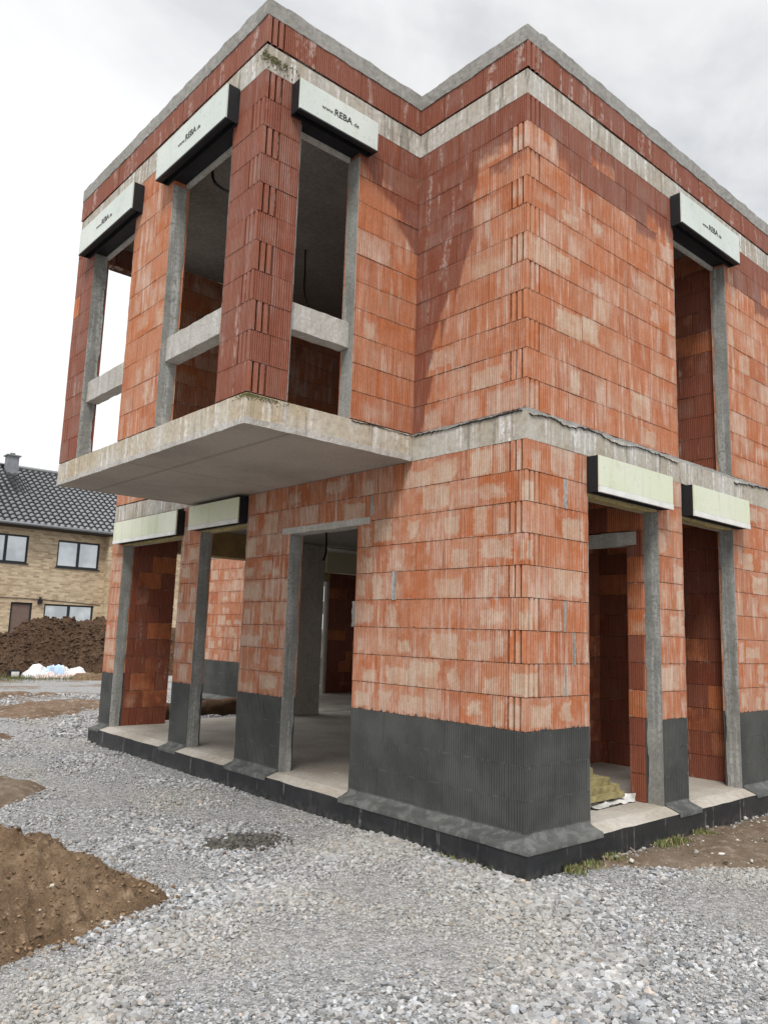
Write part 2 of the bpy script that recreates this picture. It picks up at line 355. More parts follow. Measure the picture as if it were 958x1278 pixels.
class Wall:
    """one wall of hollow clay blocks = ONE mesh; slot 0 brick, 1 bitumen slurry, 2 joint core"""
    def __init__(s): s.V = []; s.F = []; s.MI = []; s.UV = []; s.BLK = []; s.WZ = []; s.DP = []; s.nv = 0
    def prism(s, F, outl, z0, z1, mi, blk, wetf, kinds, dep=None):
        n = len(outl); s.DP += (dep if dep is not None else [0.] * n) * 2
        pts = [F(u, w, z) for z in (z0, z1) for (u, w) in outl]
        s.V += pts; s.WZ += [wetf(*p) for p in pts]
        umin = outl[:, 0].min(); umax = outl[:, 0].max(); wmax = max(outl[:, 1].max(), 1e-6)
        un = (outl[:, 0] - umin) / max(umax - umin, 1e-6); wn = outl[:, 1] / wmax
        for i in range(n):
            j = (i + 1) % n
            s.F.append((s.nv+i, s.nv+j, s.nv+n+j, s.nv+n+i)); s.MI.append(mi); s.BLK.append(blk)
            c = un if kinds[i] == 0 else wn
            s.UV += [(c[i], 0), (c[j], 0), (c[j], 1), (c[i], 1)]
        s.nv += 2 * n
        for base in (0, n):      # top and bottom, recessed below the joint so only seen in open soffits
            pass
    def block(s, F, u0, u1, z0, z1, t, mi, patch, wetf, tg0, tg1, gback=True, pitch=.021, gd=.0075):
        L = u1 - u0
        if L < .015: return
        rnd = RNG.random
        pitch = pitch * (.88 + .28 * rnd()); dw = (rnd() - .5) * .005
        if mi == 1: gd = .0085; pitch *= 1.15; tg0 = tg1 = False; dw *= .3
        fr = face_profile(L, pitch, gd) if L > .05 else flat_profile(L)
        bk = face_profile(L, pitch, gd) if (gback and L > .05) else flat_profile(L)
        e1 = end_profile(t) if tg1 else flat_profile(t); e0 = end_profile(t) if tg0 else flat_profile(t)
        if mi == 1: e1 = e0 = face_profile(t, pitch, gd)
        o = []; k = []
        dp = [float(b > .001) for a, b in fr[:-1]] + ([float(b > .001) for a, b in e1[:-1]] if mi == 1 else [0.] * (len(e1) - 1)) + [float(b > .001) for a, b in bk[:-1]] + ([float(b > .001) for a, b in e0[:-1]] if mi == 1 else [0.] * (len(e0) - 1))
        o += [(u0 + a, b + dw) for a, b in fr[:-1]]; k += [0] * (len(fr) - 1)
        o += [(u1 - b, a + (dw if a == 0 else 0)) for a, b in e1[:-1]]; k += [1] * (len(e1) - 1)
        o += [(u1 - a, t - b) for a, b in bk[:-1]]; k += [0] * (len(bk) - 1)
        o += [(u0 + b, t - a) for a, b in (e0 if not tg0 else np.array([(t - q[0], q[1]) for q in e0[::-1]]))[:-1]]; k += [1] * (len(e0) - 1)
        blk = (rnd(), rnd(), rnd(), patch * (.6 + .8 * rnd()))
        s.prism(F, np.array(o), z0, z1, mi, blk, wetf, k, dp)
    def build(s, name, parent):
        me = bpy.data.meshes.new(name)
        nf = len(s.F); me.vertices.add(len(s.V)); me.vertices.foreach_set('co', np.array(s.V, np.float32).ravel())
        me.loops.add(nf * 4); me.loops.foreach_set('vertex_index', np.array(s.F, np.int32).ravel())
        me.polygons.add(nf); me.polygons.foreach_set('loop_start', np.arange(0, nf*4, 4, dtype=np.int32)); me.polygons.foreach_set('loop_total', np.full(nf, 4, np.int32))
        for m in (M['brick'], M['bit'], M['joint']): me.materials.append(m)
        me.polygons.foreach_set('material_index', np.array(s.MI, np.int32))
        uv = me.uv_layers.new(name='uv'); uv.data.foreach_set('uv', np.array(s.UV, np.float32).ravel())
        a = me.attributes.new('blk', 'FLOAT_COLOR', 'FACE'); a.data.foreach_set('color', np.array(s.BLK, np.float32).ravel())
        w = me.attributes.new('wz', 'FLOAT', 'POINT'); w.data.foreach_set('value', np.array(s.WZ, np.float32))
        d = me.attributes.new('dep', 'FLOAT', 'POINT'); d.data.foreach_set('value', np.array(s.DP, np.float32))
        me.update(calc_edges=True); me.validate(); me.shade_flat()
        o = bpy.data.objects.new(name, me); COL.objects.link(o); o.parent = parent
        return o

def brick_wall(parent, P0, U, N, L, z0, nc, holes=(), q0=None, q1=None, nb=0, patch=.6, wetf=None, t=T, bl=.3725, shift=0., gback=True, name='brick_wall', nbh=None):
    full = sorted(h for h in holes if h[2] <= z0 and h[3] >= z0 + nc*BH)
    if full:      # openings from floor to beam part the wall into piers: each its own mesh
        cur = 0.0; rest = [h for h in holes if h not in full]
        for h in full + [(L, L, 0, 0)]:
            a, b = cur, h[0]; cur = h[1]
            if b - a < .02: continue
            brick_wall(parent, (P0[0] + U[0]*a, P0[1] + U[1]*a), U, N, b - a, z0, nc, [(k[0]-a, k[1]-a, k[2], k[3]) for k in rest if a < k[0] < b], q0 if a == 0 else None, q1 if b == L else None, nb, patch, wetf, t, bl, (shift - a) % bl, gback, 'brick_pier' if b - a < 1.2 else name)
        return
    F = frame(P0, U, N); W = Wall(); wetf = wetf or (lambda x, y, z: -1.0)
    jb0 = .0052; jv = .0045
    for k in range(nc):
        za = z0 + k * BH; zb = za + BH; zm = (za + zb) / 2
        s0, s1 = 0.0, L; tg0 = tg1 = False; jb = .0015 if k < nb else jb0
        if q0: 
            if (k + (q0 == 'b')) % 2: s0 = t + .002
            else: tg0 = True
        if q1:
            if (k + (q1 == 'b')) % 2: s1 = L - t - .002
            else: tg1 = True
        iv = [(s0, s1)]
        for (h0, h1, hz0, hz1) in holes:
            if hz0 < zm < hz1:
                nxt = []
                for a, b in iv:
                    if h0 > a: nxt.append((a, min(b, h0)))
                    if h1 < b: nxt.append((max(a, h1), b))
                iv = [(a, b) for a, b in nxt if b - a > .01]
        for a, b in iv:
            ph = (shift + (k % 2) * bl * .5) % bl
            cuts = [a]; c = math.floor((a - ph) / bl) * bl + ph
            while c < b:
                if c - a > .09 and b - c > .09: cuts.append(c + (RNG.random() - .5) * (.10 if patch > .6 else .03))
                c += bl
            cuts.append(b)
            for i in range(len(cuts) - 1):
                first = i == 0 and a == s0; last = i == len(cuts) - 2 and b == s1
                g = (jv/2 + RNG.random()*.002) * (.3 if k < nb else 1)
                W.block(F, cuts[i] + (0 if i == 0 else g), cuts[i+1] - (0 if i == len(cuts)-2 else g), za + jb/2 + .0, zb - jb/2, t,
                        1 if k < nb else 0, patch, wetf, tg0 and first, tg1 and last, gback)
    # solid core behind the joints
    e = .014; us = sorted({e, L - e, *[min(max(h[0] - e, e), L - e) for h in holes], *[min(max(h[1] + e, e), L - e) for h in holes]})
    zs = sorted({z0 + e, z0 + nc*BH - e, *([z0 + nb*BH] if nb else []), *[min(max(h[2] - e, z0 + e), z0 + nc*BH - e) for h in holes], *[min(max(h[3] + e, z0 + e), z0 + nc*BH - e) for h in holes]})
    for i in range(len(us) - 1):
        for j in range(len(zs) - 1):
            um = (us[i] + us[i+1]) / 2; zm = (zs[j] + zs[j+1]) / 2
            if any(h[0] - e < um < h[1] + e and h[2] - e < zm < h[3] + e for h in holes): continue
            o = np.array([(us[i], e), (us[i+1], e), (us[i+1], t - e), (us[i], t - e)])
            W.prism(F, o, zs[j], zs[j+1], 1 if nb and zm < z0 + nb*BH else 2, (.5, .5, .5, 0), wetf, [0]*4)
            n = W.nv                 # horizontal closing faces of the core
            for q in ((n-8, n-7, n-6, n-5), (n-4, n-3, n-2, n-1)):
                W.F.append(q); W.MI.append(2); W.BLK.append((.5, .5, .5, 0)); W.UV += [(0, 0)] * 4
    return W.build(name, parent)

def rough_strip(parent, name, mat, P0, U, N, L, z0, z1, w0=0., w1=T, amp=.004, top=.0, bot=.0, step=.04, nz=4, seed=0., mats=None):
    """a cast strip (beam, cap, bed of mortar) with an uneven face and wandering top / bottom edges"""
    F = frame(P0, U, N); n = max(2, int(L / step)); mb = MB(); rows = []
    for i in range(n + 1):
        u = L * i / n
        tz = z1 + top * fbm(u * 5 + seed, 3.1, seed, 5); bz = z0 + bot * fbm(u * 6 + seed, 9.7, seed, 5)
        col = []
        for j in range(nz + 1):
            z = bz + (tz - bz) * j / nz
            col.append(F(u, w0 - amp * abs(fbm(u * 8 + seed, z * 8, seed, 3)), z))
        for j in range(nz, -1, -1):
            z = bz + (tz - bz) * j / nz
            col.append(F(u, w1 + amp * abs(fbm(u * 8 + seed, z * 8, seed + 4, 3)), z))
        rows.append(col)
    m = len(rows[0]); v = [p for r in rows for p in r]; f = []
    for i in range(n):
        for j in range(m): f.append((i*m + j, (i+1)*m + j, (i+1)*m + (j+1) % m, i*m + (j+1) % m))
    f.append(tuple(range(m))); f.append(tuple(n*m + j for j in range(m))[::-1])
    mb.add(v, f); return mb.build(name, mats or mat, parent)

def reveal(parent, P0, U, N, u, side, z0, z1, w0=.003, w1=.15, mat=None):
    """render on the side of an opening; side = +1 when it faces +u"""
    F = frame(P0, U, N); n = int((z1 - z0) / .05) + 1; mb = MB(); rows = []
    sd = u * 3.7 + z0 + P0[0] * 1.3 + P0[1]
    for i in range(n + 1):
        z = z0 + (z1 - z0) * i / n
        wb = w1 + .007 * fbm(z * 9 + sd, 1.7, 0, 5) + (.004 if (int((z + sd) / .25) % 3) else -.006)
        th = .009 + .004 * fbm(z * 6 + sd, 8.8, 0, 3)
        rows.append([F(u, w0, z), F(u + side*th, w0 + .004*fbm(z*9, sd, 0, 3), z), F(u + side*(th+.002*fbm(z*11, sd, 2, 3)), (w0+wb)/2, z), F(u + side*th, wb, z), F(u, wb, z)])
    m = 5; v = [p for r in rows for p in r]; f = []
    for i in range(n):
        for j in range(m - 1): f.append((i*m+j, i*m+j+1, (i+1)*m+j+1, (i+1)*m+j))
    f += [(0,1,2,3,4), tuple(n*m+k for k in (4,3,2,1,0))]
    mb.add(v, f); return mb.build('reveal_render', mat or M['plaster'], parent)

def shutter_box(parent, P0, U, N, u0, u1, z0, z1, o0, o1, mat, text=None, foam=False):
    """roller shutter box: core in the wall opening o0..o1, insulated front u0..u1 standing OUT proud of the wall"""
    F = frame(P0, U, N); mb = MB(); f = .018
    # black shell with a slot in the soffit
    lbox(mb, F, u0 + .012, u1 - .012, -OUT + f, -.004, z0 + .055, z1 - .002)
    lbox(mb, F, u0 + .012, u1 - .012, -OUT + f, -.075, z0, z0 + .055)
    lbox(mb, F, u0 + .012, u1 - .012, -.018, -.004, z0, z0 + .055)
    lbox(mb, F, o0 + .002, o1 - .002, -.004, T - .01, z0 + .02, z1 - .004)
    b = mb.build('shutter_box', M['black'], parent)
    q = MB(); zf = z0 + (.05 if foam else .012)
    lbox(q, F, u0, u1, -OUT, -OUT + f - .001, zf, z1); q.build('front_panel', mat, b, bevel=.002)
    q = MB()
    if foam: lbox(q, F, u0, u1, -OUT - .003, -OUT + f - .001, z0 - .004, zf - .002)
    else: lbox(q, F, u0, u1, -OUT - .001, -OUT + f - .001, z0 - .002, zf - .001)
    q.build('drip_rail', M['white'] if foam else M['anth'], b, bevel=.0015)
    for a, c in ((u0, u0 + .011), (u1 - .011, u1)):
        q = MB(); lbox(q, F, a, c, -OUT + f, -.004, z0 + .003, z1 + .003); q.build('end_cap', M['black'], b)
    q = MB()
    lbox(q, F, o0 + .012, o1 - .012, T - .045, T - .012, z0 - .022, z0 + .018)
    q.build('guide_rail', M['rail'], b)
    if foam:   # bulging board and mounting foam under the box
        n = 22; v = []; fs = []
        for i in range(n + 1):
            u = o0 + .01 + (o1 - o0 - .02) * i / n; s = math.sin(math.pi * i / n)
            zz = z0 - .018 - .03 * s * (.7 + .6 * fbm(u * 3 + P0[0], 2.2, z0, 3))
            v += [F(u, .012 + .008*fbm(u*7, 5.5, 0, 3), z0 + .018), F(u, .004 + .01*fbm(u*9, 1.5, 0, 3), zz), F(u, .12, zz + .006), F(u, .12, z0 + .018)]
        for i in range(n):
            for j in range(4): fs.append((i*4+j, i*4+(j+1)%4, i*4+4+(j+1)%4, i*4+4+j))
        q = MB(); q.add(v, fs); q.build('soffit_board', M['pu'], b)
    if text:
        parts = []; x = 0.
        for body, sz, gap in text:
            cu = bpy.data.curves.new('lettering', 'FONT'); cu.body = body; cu.size = sz; cu.extrude = .0006; cu.offset = .0016 if sz > .06 else .0003
            tmp = bpy.data.objects.new('lettering_tmp', cu); COL.objects.link(tmp)
            dg = bpy.context.evaluated_depsgraph_get(); me = bpy.data.meshes.new_from_object(tmp.evaluated_get(dg)); bpy.data.objects.remove(tmp)
            lo = min(q.co.x for q in me.vertices); hi = max(q.co.x for q in me.vertices); parts.append((me, x - lo)); x += hi - lo + gap
        Ux = Vector((U[0], U[1], 0)); Nx = Vector((N[0], N[1], 0)); Z = Vector((0, 0, 1)); flip = Ux.cross(Z).dot(Nx) < 0
        if flip: Ux = -Ux
        for me, dx in parts:
            du = (u1 - u0) * .5 - x / 2 + dx; uu = u1 - du if flip else u0 + du
            o = bpy.data.objects.new('lettering', me); COL.objects.link(o); me.materials.clear(); me.materials.append(M['ink'])
            org = Vector(F(uu, -OUT - .0012, z0 + (z1 - z0) * .42))
            o.matrix_world = Matrix(((Ux.x, Z.x, Nx.x, org.x), (Ux.y, Z.y, Nx.y, org.y), (Ux.z, Z.z, Nx.z, org.z), (0, 0, 0, 1)))
            o.parent = b
    return b

# ------------------------------------------------------------------ the unfinished house
HS = thing('unfinished_house', 'two-storey shell of red hollow clay blocks with overhanging bay and grey coated base', 'house')
RW = ((0, 0), (1, 0), (0, -1)); LW = ((0, 0), (0, 1), (-1, 0))
A1, A2, A3, A4 = .827, 1.976, 2.415, 3.518; A5, A6 = 2.383, 3.538
B1, B2, B3, B4, B5, B6 = 2.04, 3.189, 4.062, 5.173, 5.658, 7.510
brick_wall(HS, *RW, XE, 0, 12, [(A1, A2, 0, 3), (A3, A4, 0, 3), (5.6, 7.0, .9, 3)], q0='b', nb=3, patch=.75, shift=.175)
brick_wall(HS, *LW, Y3, 0, 12, [(B1, B2, 0, 2.5), (B3, B4, 0, 3), (B5, B6, 0, 3)], q0='a', nb=3, patch=.9, shift=.12)
brick_wall(HS, (XE, 0), (0, 1), (1, 0), 13, 0, 12, [(8.6, 10.2, .9, 2.5)], nb=3, patch=.5)
# wet upper courses (z above the wet line, per wall)
wet_right = lambda x, y, z: z - (5.68 - .05 * x)
wet_left = lambda x, y, z: z - (5.42 if y < .55 else 5.3 - (y - .55) * 2.9)
wet_bay = lambda x, y, z: z - (5.02 + .75 * abs(x))
wet_all = lambda x, y, z: .6
darker = lambda x, y, z: .16  # inner walls: indoor shade put into the block colour via the wet mask
wet_pillar = lambda x, y, z: .45 if y < 1.78 else (-.9 if y < 4.3 else .35)
wet_pillar2 = lambda x, y, z: .45 if x < -1.2 else wet_bay(x, y, z)
brick_wall(HS, *RW, XE, U0, 11, [(A5, A6, U0, ROOF), (5.6, 7.0, 4.15, ROOF)], q0='b', patch=.55, wetf=wet_right, shift=.2)
brick_wall(HS, *LW, Y1 + T, U0, 11, [], q0='a', patch=.55, wetf=wet_left, shift=.05)
brick_wall(HS, (T + .002, Y3), (1, 0), (0, 1), .87 - T, 0, 12, [], nb=0, t=.39, wetf=darker, patch=.15, shift=.1)
BR = ((-D, Y1), (1, 0), (0, -1)); BL = ((-D, Y1), (0, 1), (-1, 0)); BF = ((-D, Y2), (1, 0), (0, 1))
bo = (.373, 1.028)                     # opening in the bay's short side
C1, C2, C3, C4 = .47, 1.588, 2.41, 3.52  # openings along the bay front
brick_wall(HS, *BR, D - .002, U0, 11, [(bo[0], bo[1], U0, ROOF)], q0='b', patch=.45, wetf=wet_pillar2, shift=.0)
brick_wall(HS, *BL, Y2 - Y1, U0, 11, [(C1, C2, U0, ROOF), (C3, C4, U0, ROOF)], q0='a', q1='a', patch=.45, wetf=wet_pillar, shift=.05)
brick_wall(HS, *BF, D + 4.2, U0, 11, [(.21, 1.25, U0, 5.75)], q0='b', patch=.35, wetf=lambda x, y, z: .02 if x < -1 else -.3)
brick_wall(HS, (0, Y2 + .002), (0, 1), (-1, 0), Y3 - Y2, U0, 11, [], patch=.5)
brick_wall(HS, (.18, Y3), (1, 0), (0, 1), XE - .18, U0, 11, [(5.5, 7.0, 4.0, 5.75)], patch=.5)
brick_wall(HS, (XE, 0), (0, 1), (1, 0), Y3, U0, 11, [], patch=.5)
# parapet course, a centimetre proud of the beam
pr = .010
for P0, U, N, L, q0, q1 in (((-pr, -pr), (1, 0), (0, -1), XE, 'b', None), ((-pr, -pr), (0, 1), (-1, 0), Y1 + T, 'a', None), ((-D - pr, Y1 - pr), (1, 0), (0, -1), D - .002, 'b', None),
                            ((-D - pr, Y1 - pr), (0, 1), (-1, 0), Y2 - Y1 + 2*pr, 'a', 'a'), ((-D - pr, Y2 + pr), (1, 0), (0, 1), D, 'b', None), ((-pr, Y2 + .02), (0, 1), (-1, 0), Y3 - Y2, None, None),
                            ((.17, Y3 + pr), (1, 0), (0, 1), XE - .17, None, None), ((XE, 0), (0, 1), (1, 0), Y3, None, None)):
    brick_wall(HS, P0, U, N, L, PAR, 1, [], q0=q0, q1=q1, patch=.25, wetf=wet_all, bl=.498, name='parapet_brick_course')
    lo = 0 if q0 == 'a' else (T if q0 else 0)
    rough_strip(HS, 'cement_cap', M['cap'], (P0[0] + U[0]*lo, P0[1] + U[1]*lo), U, N, L - lo - (T if q1 == 'x' else 0), CAPB, CAPT, -.004, T + .004, .008, .016, .012, .035, 4, P0[0] * 3 + P0[1] + U[0])
# ring beams, bed of mortar and slab edges
def beams(z0, z1, top, segs, bed=True):
    for i, (P0, U, N, L, a) in enumerate(segs):
        P = (P0[0] + U[0]*a, P0[1] + U[1]*a)
        rough_strip(HS, 'ring_beam', M['beam'], P, U, N, L - a, z0, z1, .0, T, .003, .003, .002, .05, 5, i * 3.3 + z0)
        if bed: rough_strip(HS, 'mortar_bed', M['mortar'], P, U, N, L - a, z1 - .006, top, .004, T - .004, .010, .012, .016, .03, 2, i * 5.1 + z0)
beams(3.0, 3.222, 3.252, [(*RW, XE, T), (*LW, Y1 + .06, 0)])
beams(3.0, 3.235, 3.25, [((0, Y2 - .02), (0, 1), (-1, 0), Y3 - Y2 + .02, 0)], False)
beams(ROOF, PAR - .012, PAR, [(*RW, XE, T), (*LW, Y1 + T, 0), (*BR, D - .002, T), (*BL, Y2 - Y1, 0), (*BF, D, T), ((0, Y2), (0, 1), (-1, 0), Y3 - Y2, .0)], False)
mb = MB(); mb.box((-D + .004, Y1 + .004, 3.002), (.06, Y2 - .004, U0 - .006)); bay_slab = mb.build('bay_soffit', M['soffit'], HS)
for i, (P0, U, N, L, a) in enumerate(((*BR, D - .01, 0), (*BL, Y2 - Y1, 0), (*BF, D, 0))):
    rough_strip(HS, 'bay_slab_edge', M['slab'], P0, U, N, L, 3.0, U0 - .008, 0 if i else .0, .003, .003, .004, .003, .04, 6, i * 7.7)
    # rough poured lip along the lower arris
    rough_strip(HS, 'arris_lip', M['rail'], P0, U, N, L, 2.996, 3.045, -.005, .001, .008, .016, .004, .02, 2, i * 2.9 + 1)
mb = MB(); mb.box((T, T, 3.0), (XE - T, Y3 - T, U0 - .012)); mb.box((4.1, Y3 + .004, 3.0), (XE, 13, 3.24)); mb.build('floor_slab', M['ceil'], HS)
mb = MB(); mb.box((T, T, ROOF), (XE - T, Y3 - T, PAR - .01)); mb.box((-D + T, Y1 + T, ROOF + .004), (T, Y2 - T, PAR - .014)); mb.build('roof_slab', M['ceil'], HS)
def crack(P0, U, N, u0, u1, z, amp, sd, w=-.0135):
    F = frame(P0, U, N); n = int((u1 - u0) / .012); v = []; zz = 0.
    for i in range(n + 1):
        u = u0 + (u1 - u0) * i / n
        zz = amp * fbm(u * 2.6 + sd, sd, 0, 6) + .012 * fbm(u * 30, sd, 4, 2) - amp * .3
        th = max(.0006, .0045 * (.7 + 1.3 * fbm(u * 4 + sd, 7.7, sd, 4)))
        v += [F(u, w, z + zz - th), F(u, w, z + zz + th), F(u, w + .02, z + zz + th), F(u, w + .02, z + zz - th)]
    f = [(i*4+j, i*4+(j+1) % 4, i*4+4+(j+1) % 4, i*4+4+j) for i in range(n) for j in range(4)]
    mesh_obj('settling_crack', v, f, M['fascia'], HS)
crack(*RW, .03, 2.36, 3.222, .045, 2.2); crack(*RW, A6 + .03, 8.5, 3.222, .045, 5.2); crack(*LW, .04, 1.28, 3.232, .016, 8.1)
crack(*BR, 1.04, 1.76, U0 - .016, .012, 3.3, -.006)
# moss at the bay corner
def moss_patch(name, c, ax, n, sp):
    mb = MB()
    for i in range(n):
        a = RNG.normal(0, sp[0]); z = c[2] + abs(RNG.normal(0, sp[1])) * sp[2]
        p = (c[0] + ax[0]*abs(a), c[1] + ax[1]*abs(a), z); r = .003 + .006 * RNG.random()
        vs = []
        for q in ((1,0,0),(-1,0,0),(0,1,0),(0,-1,0),(0,0,1),(0,0,-1)): vs.append((p[0]+q[0]*r, p[1]+q[1]*r, p[2]+q[2]*r*.6))
        mb.add(vs, [(0,2,4),(2,1,4),(1,3,4),(3,0,4),(2,0,5),(1,2,5),(3,1,5),(0,3,5)])
    o = mb.build(name, M['moss'], HS); o['kind'] = 'stuff'; return o
M['moss'] = m_plain('moss', (.21, .20, .085), .95, .4, 30)
moss_patch('moss', (-D - .002, Y1 - .002, U0 - .012), (1, 0), 260, (.16, .018, -1))
moss_patch('moss', (-D - .002, Y1 - .002, U0 - .012), (0, 1), 90, (.06, .015, -1))
moss_patch('moss', (-D - .004, Y1 - .006, ROOF + .14), (1, 0), 200, (.14, .05, -1))
moss_patch('moss', (-D - .006, Y1 - .002, ROOF + .18), (0, 1), 60, (.04, .06, -1))

# ground slab with its black bitumen edge
def slab(name, x0, x1, y0, y1, cut=.0):
    e = OUT; zt = -.045; mb = MB()
    outer = [(x0 - e, y0 - e), (x1 + e, y0 - e), (x1 + e, y1 + e), (x0 - e + cut, y1 + e), (x0 - e, y1 + e - cut)]
    inner = [(x0, y0), (x1, y0), (x1, y1), (x0 + cut*.5, y1), (x0, y1 - cut*.5)]
    # densify for an uneven arris
    def dens(P, amp, z, az):
        o = []
        for i in range(len(P)):
            a, b = np.array(P[i]), np.array(P[(i+1) % len(P)]); n = 60 if i not in (3,) else 3
            for k in range(n):
                q = a + (b - a) * k / n; o.append((q[0] + amp*fbm(q[0]*4, q[1]*4, 1, 3), q[1] + amp*fbm(q[0]*4, q[1]*4, 5, 3), z + az*fbm(q[0]*3, q[1]*3, 2, 4)))
        return o
    A = dens(outer, .006, zt, .007); Bv = dens(inner, 0, 0, 0); C = [(a[0], a[1], -.9) for a in A]; n = len(A)
    mb.add(A + Bv, [(i, (i+1) % n, n + (i+1) % n, n + i) for i in range(n)] + [tuple(range(n, 2*n))], 0)
    mb.add(A + C, [(i, (i+1) % n, n + (i+1) % n, n + i) for i in range(n)], 1)
    return mb.build(name, [M['floor'], M['plinth']], HS)
slab('ground_slab', 0, XE, 0, Y3, .10)
slab('ground_slab', 4.1, XE, Y3 + OUT*2 + .01, 13)

# coved fillet of slurry where the coated wall meets the slab
def fillet(P0, U, N, u0, u1, m0=0., m1=0., name='base_fillet'):
    F = frame(P0, U, N); prof = [(.006, .034), (-.005, .014), (-.018, .001), (-.055, -.012), (-.100, -.026), (-.134, -.035), (-.138, -.075)]
    mb = MB(); n = max(2, int((u1 - u0) / .04)); v = []
    for i in range(n + 1):
        for w, z in prof:
            a = u0 - (m0 * -w if m0 else 0) ; b = u1 + (m1 * -w if m1 else 0)
            ex = 0.
            if not m0 and i == 0: ex = .02 * min(1, max(0, (.034 - z) / .06))
            if not m1 and i == n: ex = -.02 * min(1, max(0, (.034 - z) / .06))
            u = a + (b - a) * i / n + ex
            v.append(F(u, w + .003 * fbm(u * 7, z * 9, 3, 3), z + .003 * fbm(u * 5, z * 9 + 4, 1, 3)))
    m = len(prof); f = [(i*m+j, i*m+j+1, (i+1)*m+j+1, (i+1)*m+j) for i in range(n) for j in range(m-1)]
    mb.add(v, f); return mb.build(name, M['bit'], HS, True)
fillet(*LW, 0, B1, 1, 0); fillet(*LW, B2, B3); fillet(*LW, B4, B5); fillet(*LW, B6, Y3 - .02, 0, 0)
fillet(*RW, 0, A1, 1, 0); fillet(*RW, A2, A3); fillet(*RW, A4, XE)

# render on the reveals
for u, s, z1 in ((A1, 1, 2.66), (A2, -1, 2.66), (A3, 1, 2.66), (A4, -1, 2.66)): reveal(HS, *RW, u, s, 0.0, z1)
for u, s, z1 in ((B2, -1, 2.47), (B3, 1, 2.65), (B4, -1, 2.65), (B5, 1, 2.62), (B6, -1, 2.62)): reveal(HS, *LW, u, s, 0.0, z1)
for u, s in ((A5, 1), (A6, -1)): reveal(HS, *RW, u, s, U0, 5.67)
for u, s in ((C1, 1), (C2, -1), (C3, 1), (C4, -1)): reveal(HS, *BL, u, s, U0, 5.66)
for u, s in ((bo[0], 1), (bo[1], -1)): reveal(HS, *BR, u, s, U0, 5.68)
# door lintel
rough_strip(HS, 'door_lintel', M['rail'], (0, 1.86), (0, 1), (-1, 0), 1.465, 2.47, 2.538, -.006, T - .01, .003, .004, .006, .03, 2, 4.4)
# mortar pressed out of the joints
for P0, U, N, u, z0, z1, w in ((*LW, 1.50, 1.745, 2.005, .042), (*LW, 1.835, 2.545, 2.735, .036), (*LW, 2.06, 1.50, 1.74, .03), (*RW, .51, 2.50, 2.745, .030), (*RW, .50, 1.50, 1.745, .022), (*RW, .62, 1.24, 1.50, .026), (*RW, .50, 1.0, 1.24, .020),
                           (*LW, 5.6, 1.0, 1.24, .02)):
    F = frame(P0, U, N); n = 9; v = []
    for i in range(n + 1):
        z = z0 + (z1 - z0) * i / n; a = w * (.75 + .6 * fbm(z * 14, u, 0, 3)); b = w * (.75 + .6 * fbm(z * 15, u + 5, 0, 3))
        v += [F(u - a, .01, z), F(u - a*.7, -.005, z), F(u + b*.7, -.005 - .003*fbm(z*20, u, 3, 3), z), F(u + b, .01, z)]
    mesh_obj('mortar_smear', v, [(i*4+j, i*4+j+1, i*4+5+j, i*4+4+j) for i in range(n) for j in range(3)], M['plaster'], HS)

# roller shutter boxes
def letters(k=1.): return [('www.', .050*k, .008), ('REBA', .076*k, .012), ('.de', .050*k, 0.)]
shutter_box(HS, *RW, .812, 2.022, 2.675, 2.985, A1, A2, M['cream'], None, True)
shutter_box(HS, *RW, 2.425, 3.635, 2.672, 2.975, A3, A4, M['cream'], None, True)
shutter_box(HS, *LW, 4.075, 5.262, 2.660, 2.958, B3, B4, M['cream'], None, True)
shutter_box(HS, *LW, 5.612, 7.605, 2.635, 2.952, B5, B6, M['cream'], None, True)
shutter_box(HS, *RW, 2.340, 3.640, 5.685, 6.02, A5, A6, M['panel'], letters(1.15))
shutter_box(HS, *BR, .262, 1.115, 5.702, 5.985, bo[0], bo[1], M['panel'], letters(1.1))
shutter_box(HS, *BL, .393, 1.705, 5.69, 6.015, C1, C2, M['panel'], letters(1.15))
shutter_box(HS, *BL, 2.255, 3.675, 5.63, 5.93, C3, C4, M['panel'], letters(1.15))
# concrete fall-guard beams across the bay openings
def guard(P0, U, N, u0, u1):
    rough_strip(HS, 'guard_beam', M['rail'], (P0[0] + U[0]*u0, P0[1] + U[1]*u0), U, N, u1 - u0, 3.890, 4.120, .055, T + .01, .005, .007, .007, .03, 4, u0 + P0[0])
guard(*BL, C1 + .012, C2 - .012); guard(*BL, C3 + .012, C4 - .012); guard(*BR, bo[0] + .012, bo[1] - .012)

# interior walls
brick_wall(HS, (1.955, T + .002), (0, 1), (-1, 0), 1.70, 0, 12, [(.15, 1.05, 0, 2.5)], wetf=darker, patch=.15, t=.115)
rough_strip(HS, 'inner_lintel', M['rail'], (1.955, T + .05), (0, 1), (-1, 0), 1.25, 2.36, 2.49, -.005, .12, .004, .006, .004, .03, 2, 7.7)
brick_wall(HS, (2.075, 1.78), (1, 0), (0, -1), 1.62, 0, 12, [], wetf=darker, patch=.15, t=.115)
brick_wall(HS, (3.70, T + .002), (0, 1), (-1, 0), 5.2, 0, 12, [], wetf=darker, patch=.15, t=.115, bl=.498)
brick_wall(HS, (3.60, T + .002), (0, 1), (-1, 0), 4.8, U0, 11, [], wetf=darker, patch=.15, t=.115, bl=.498)
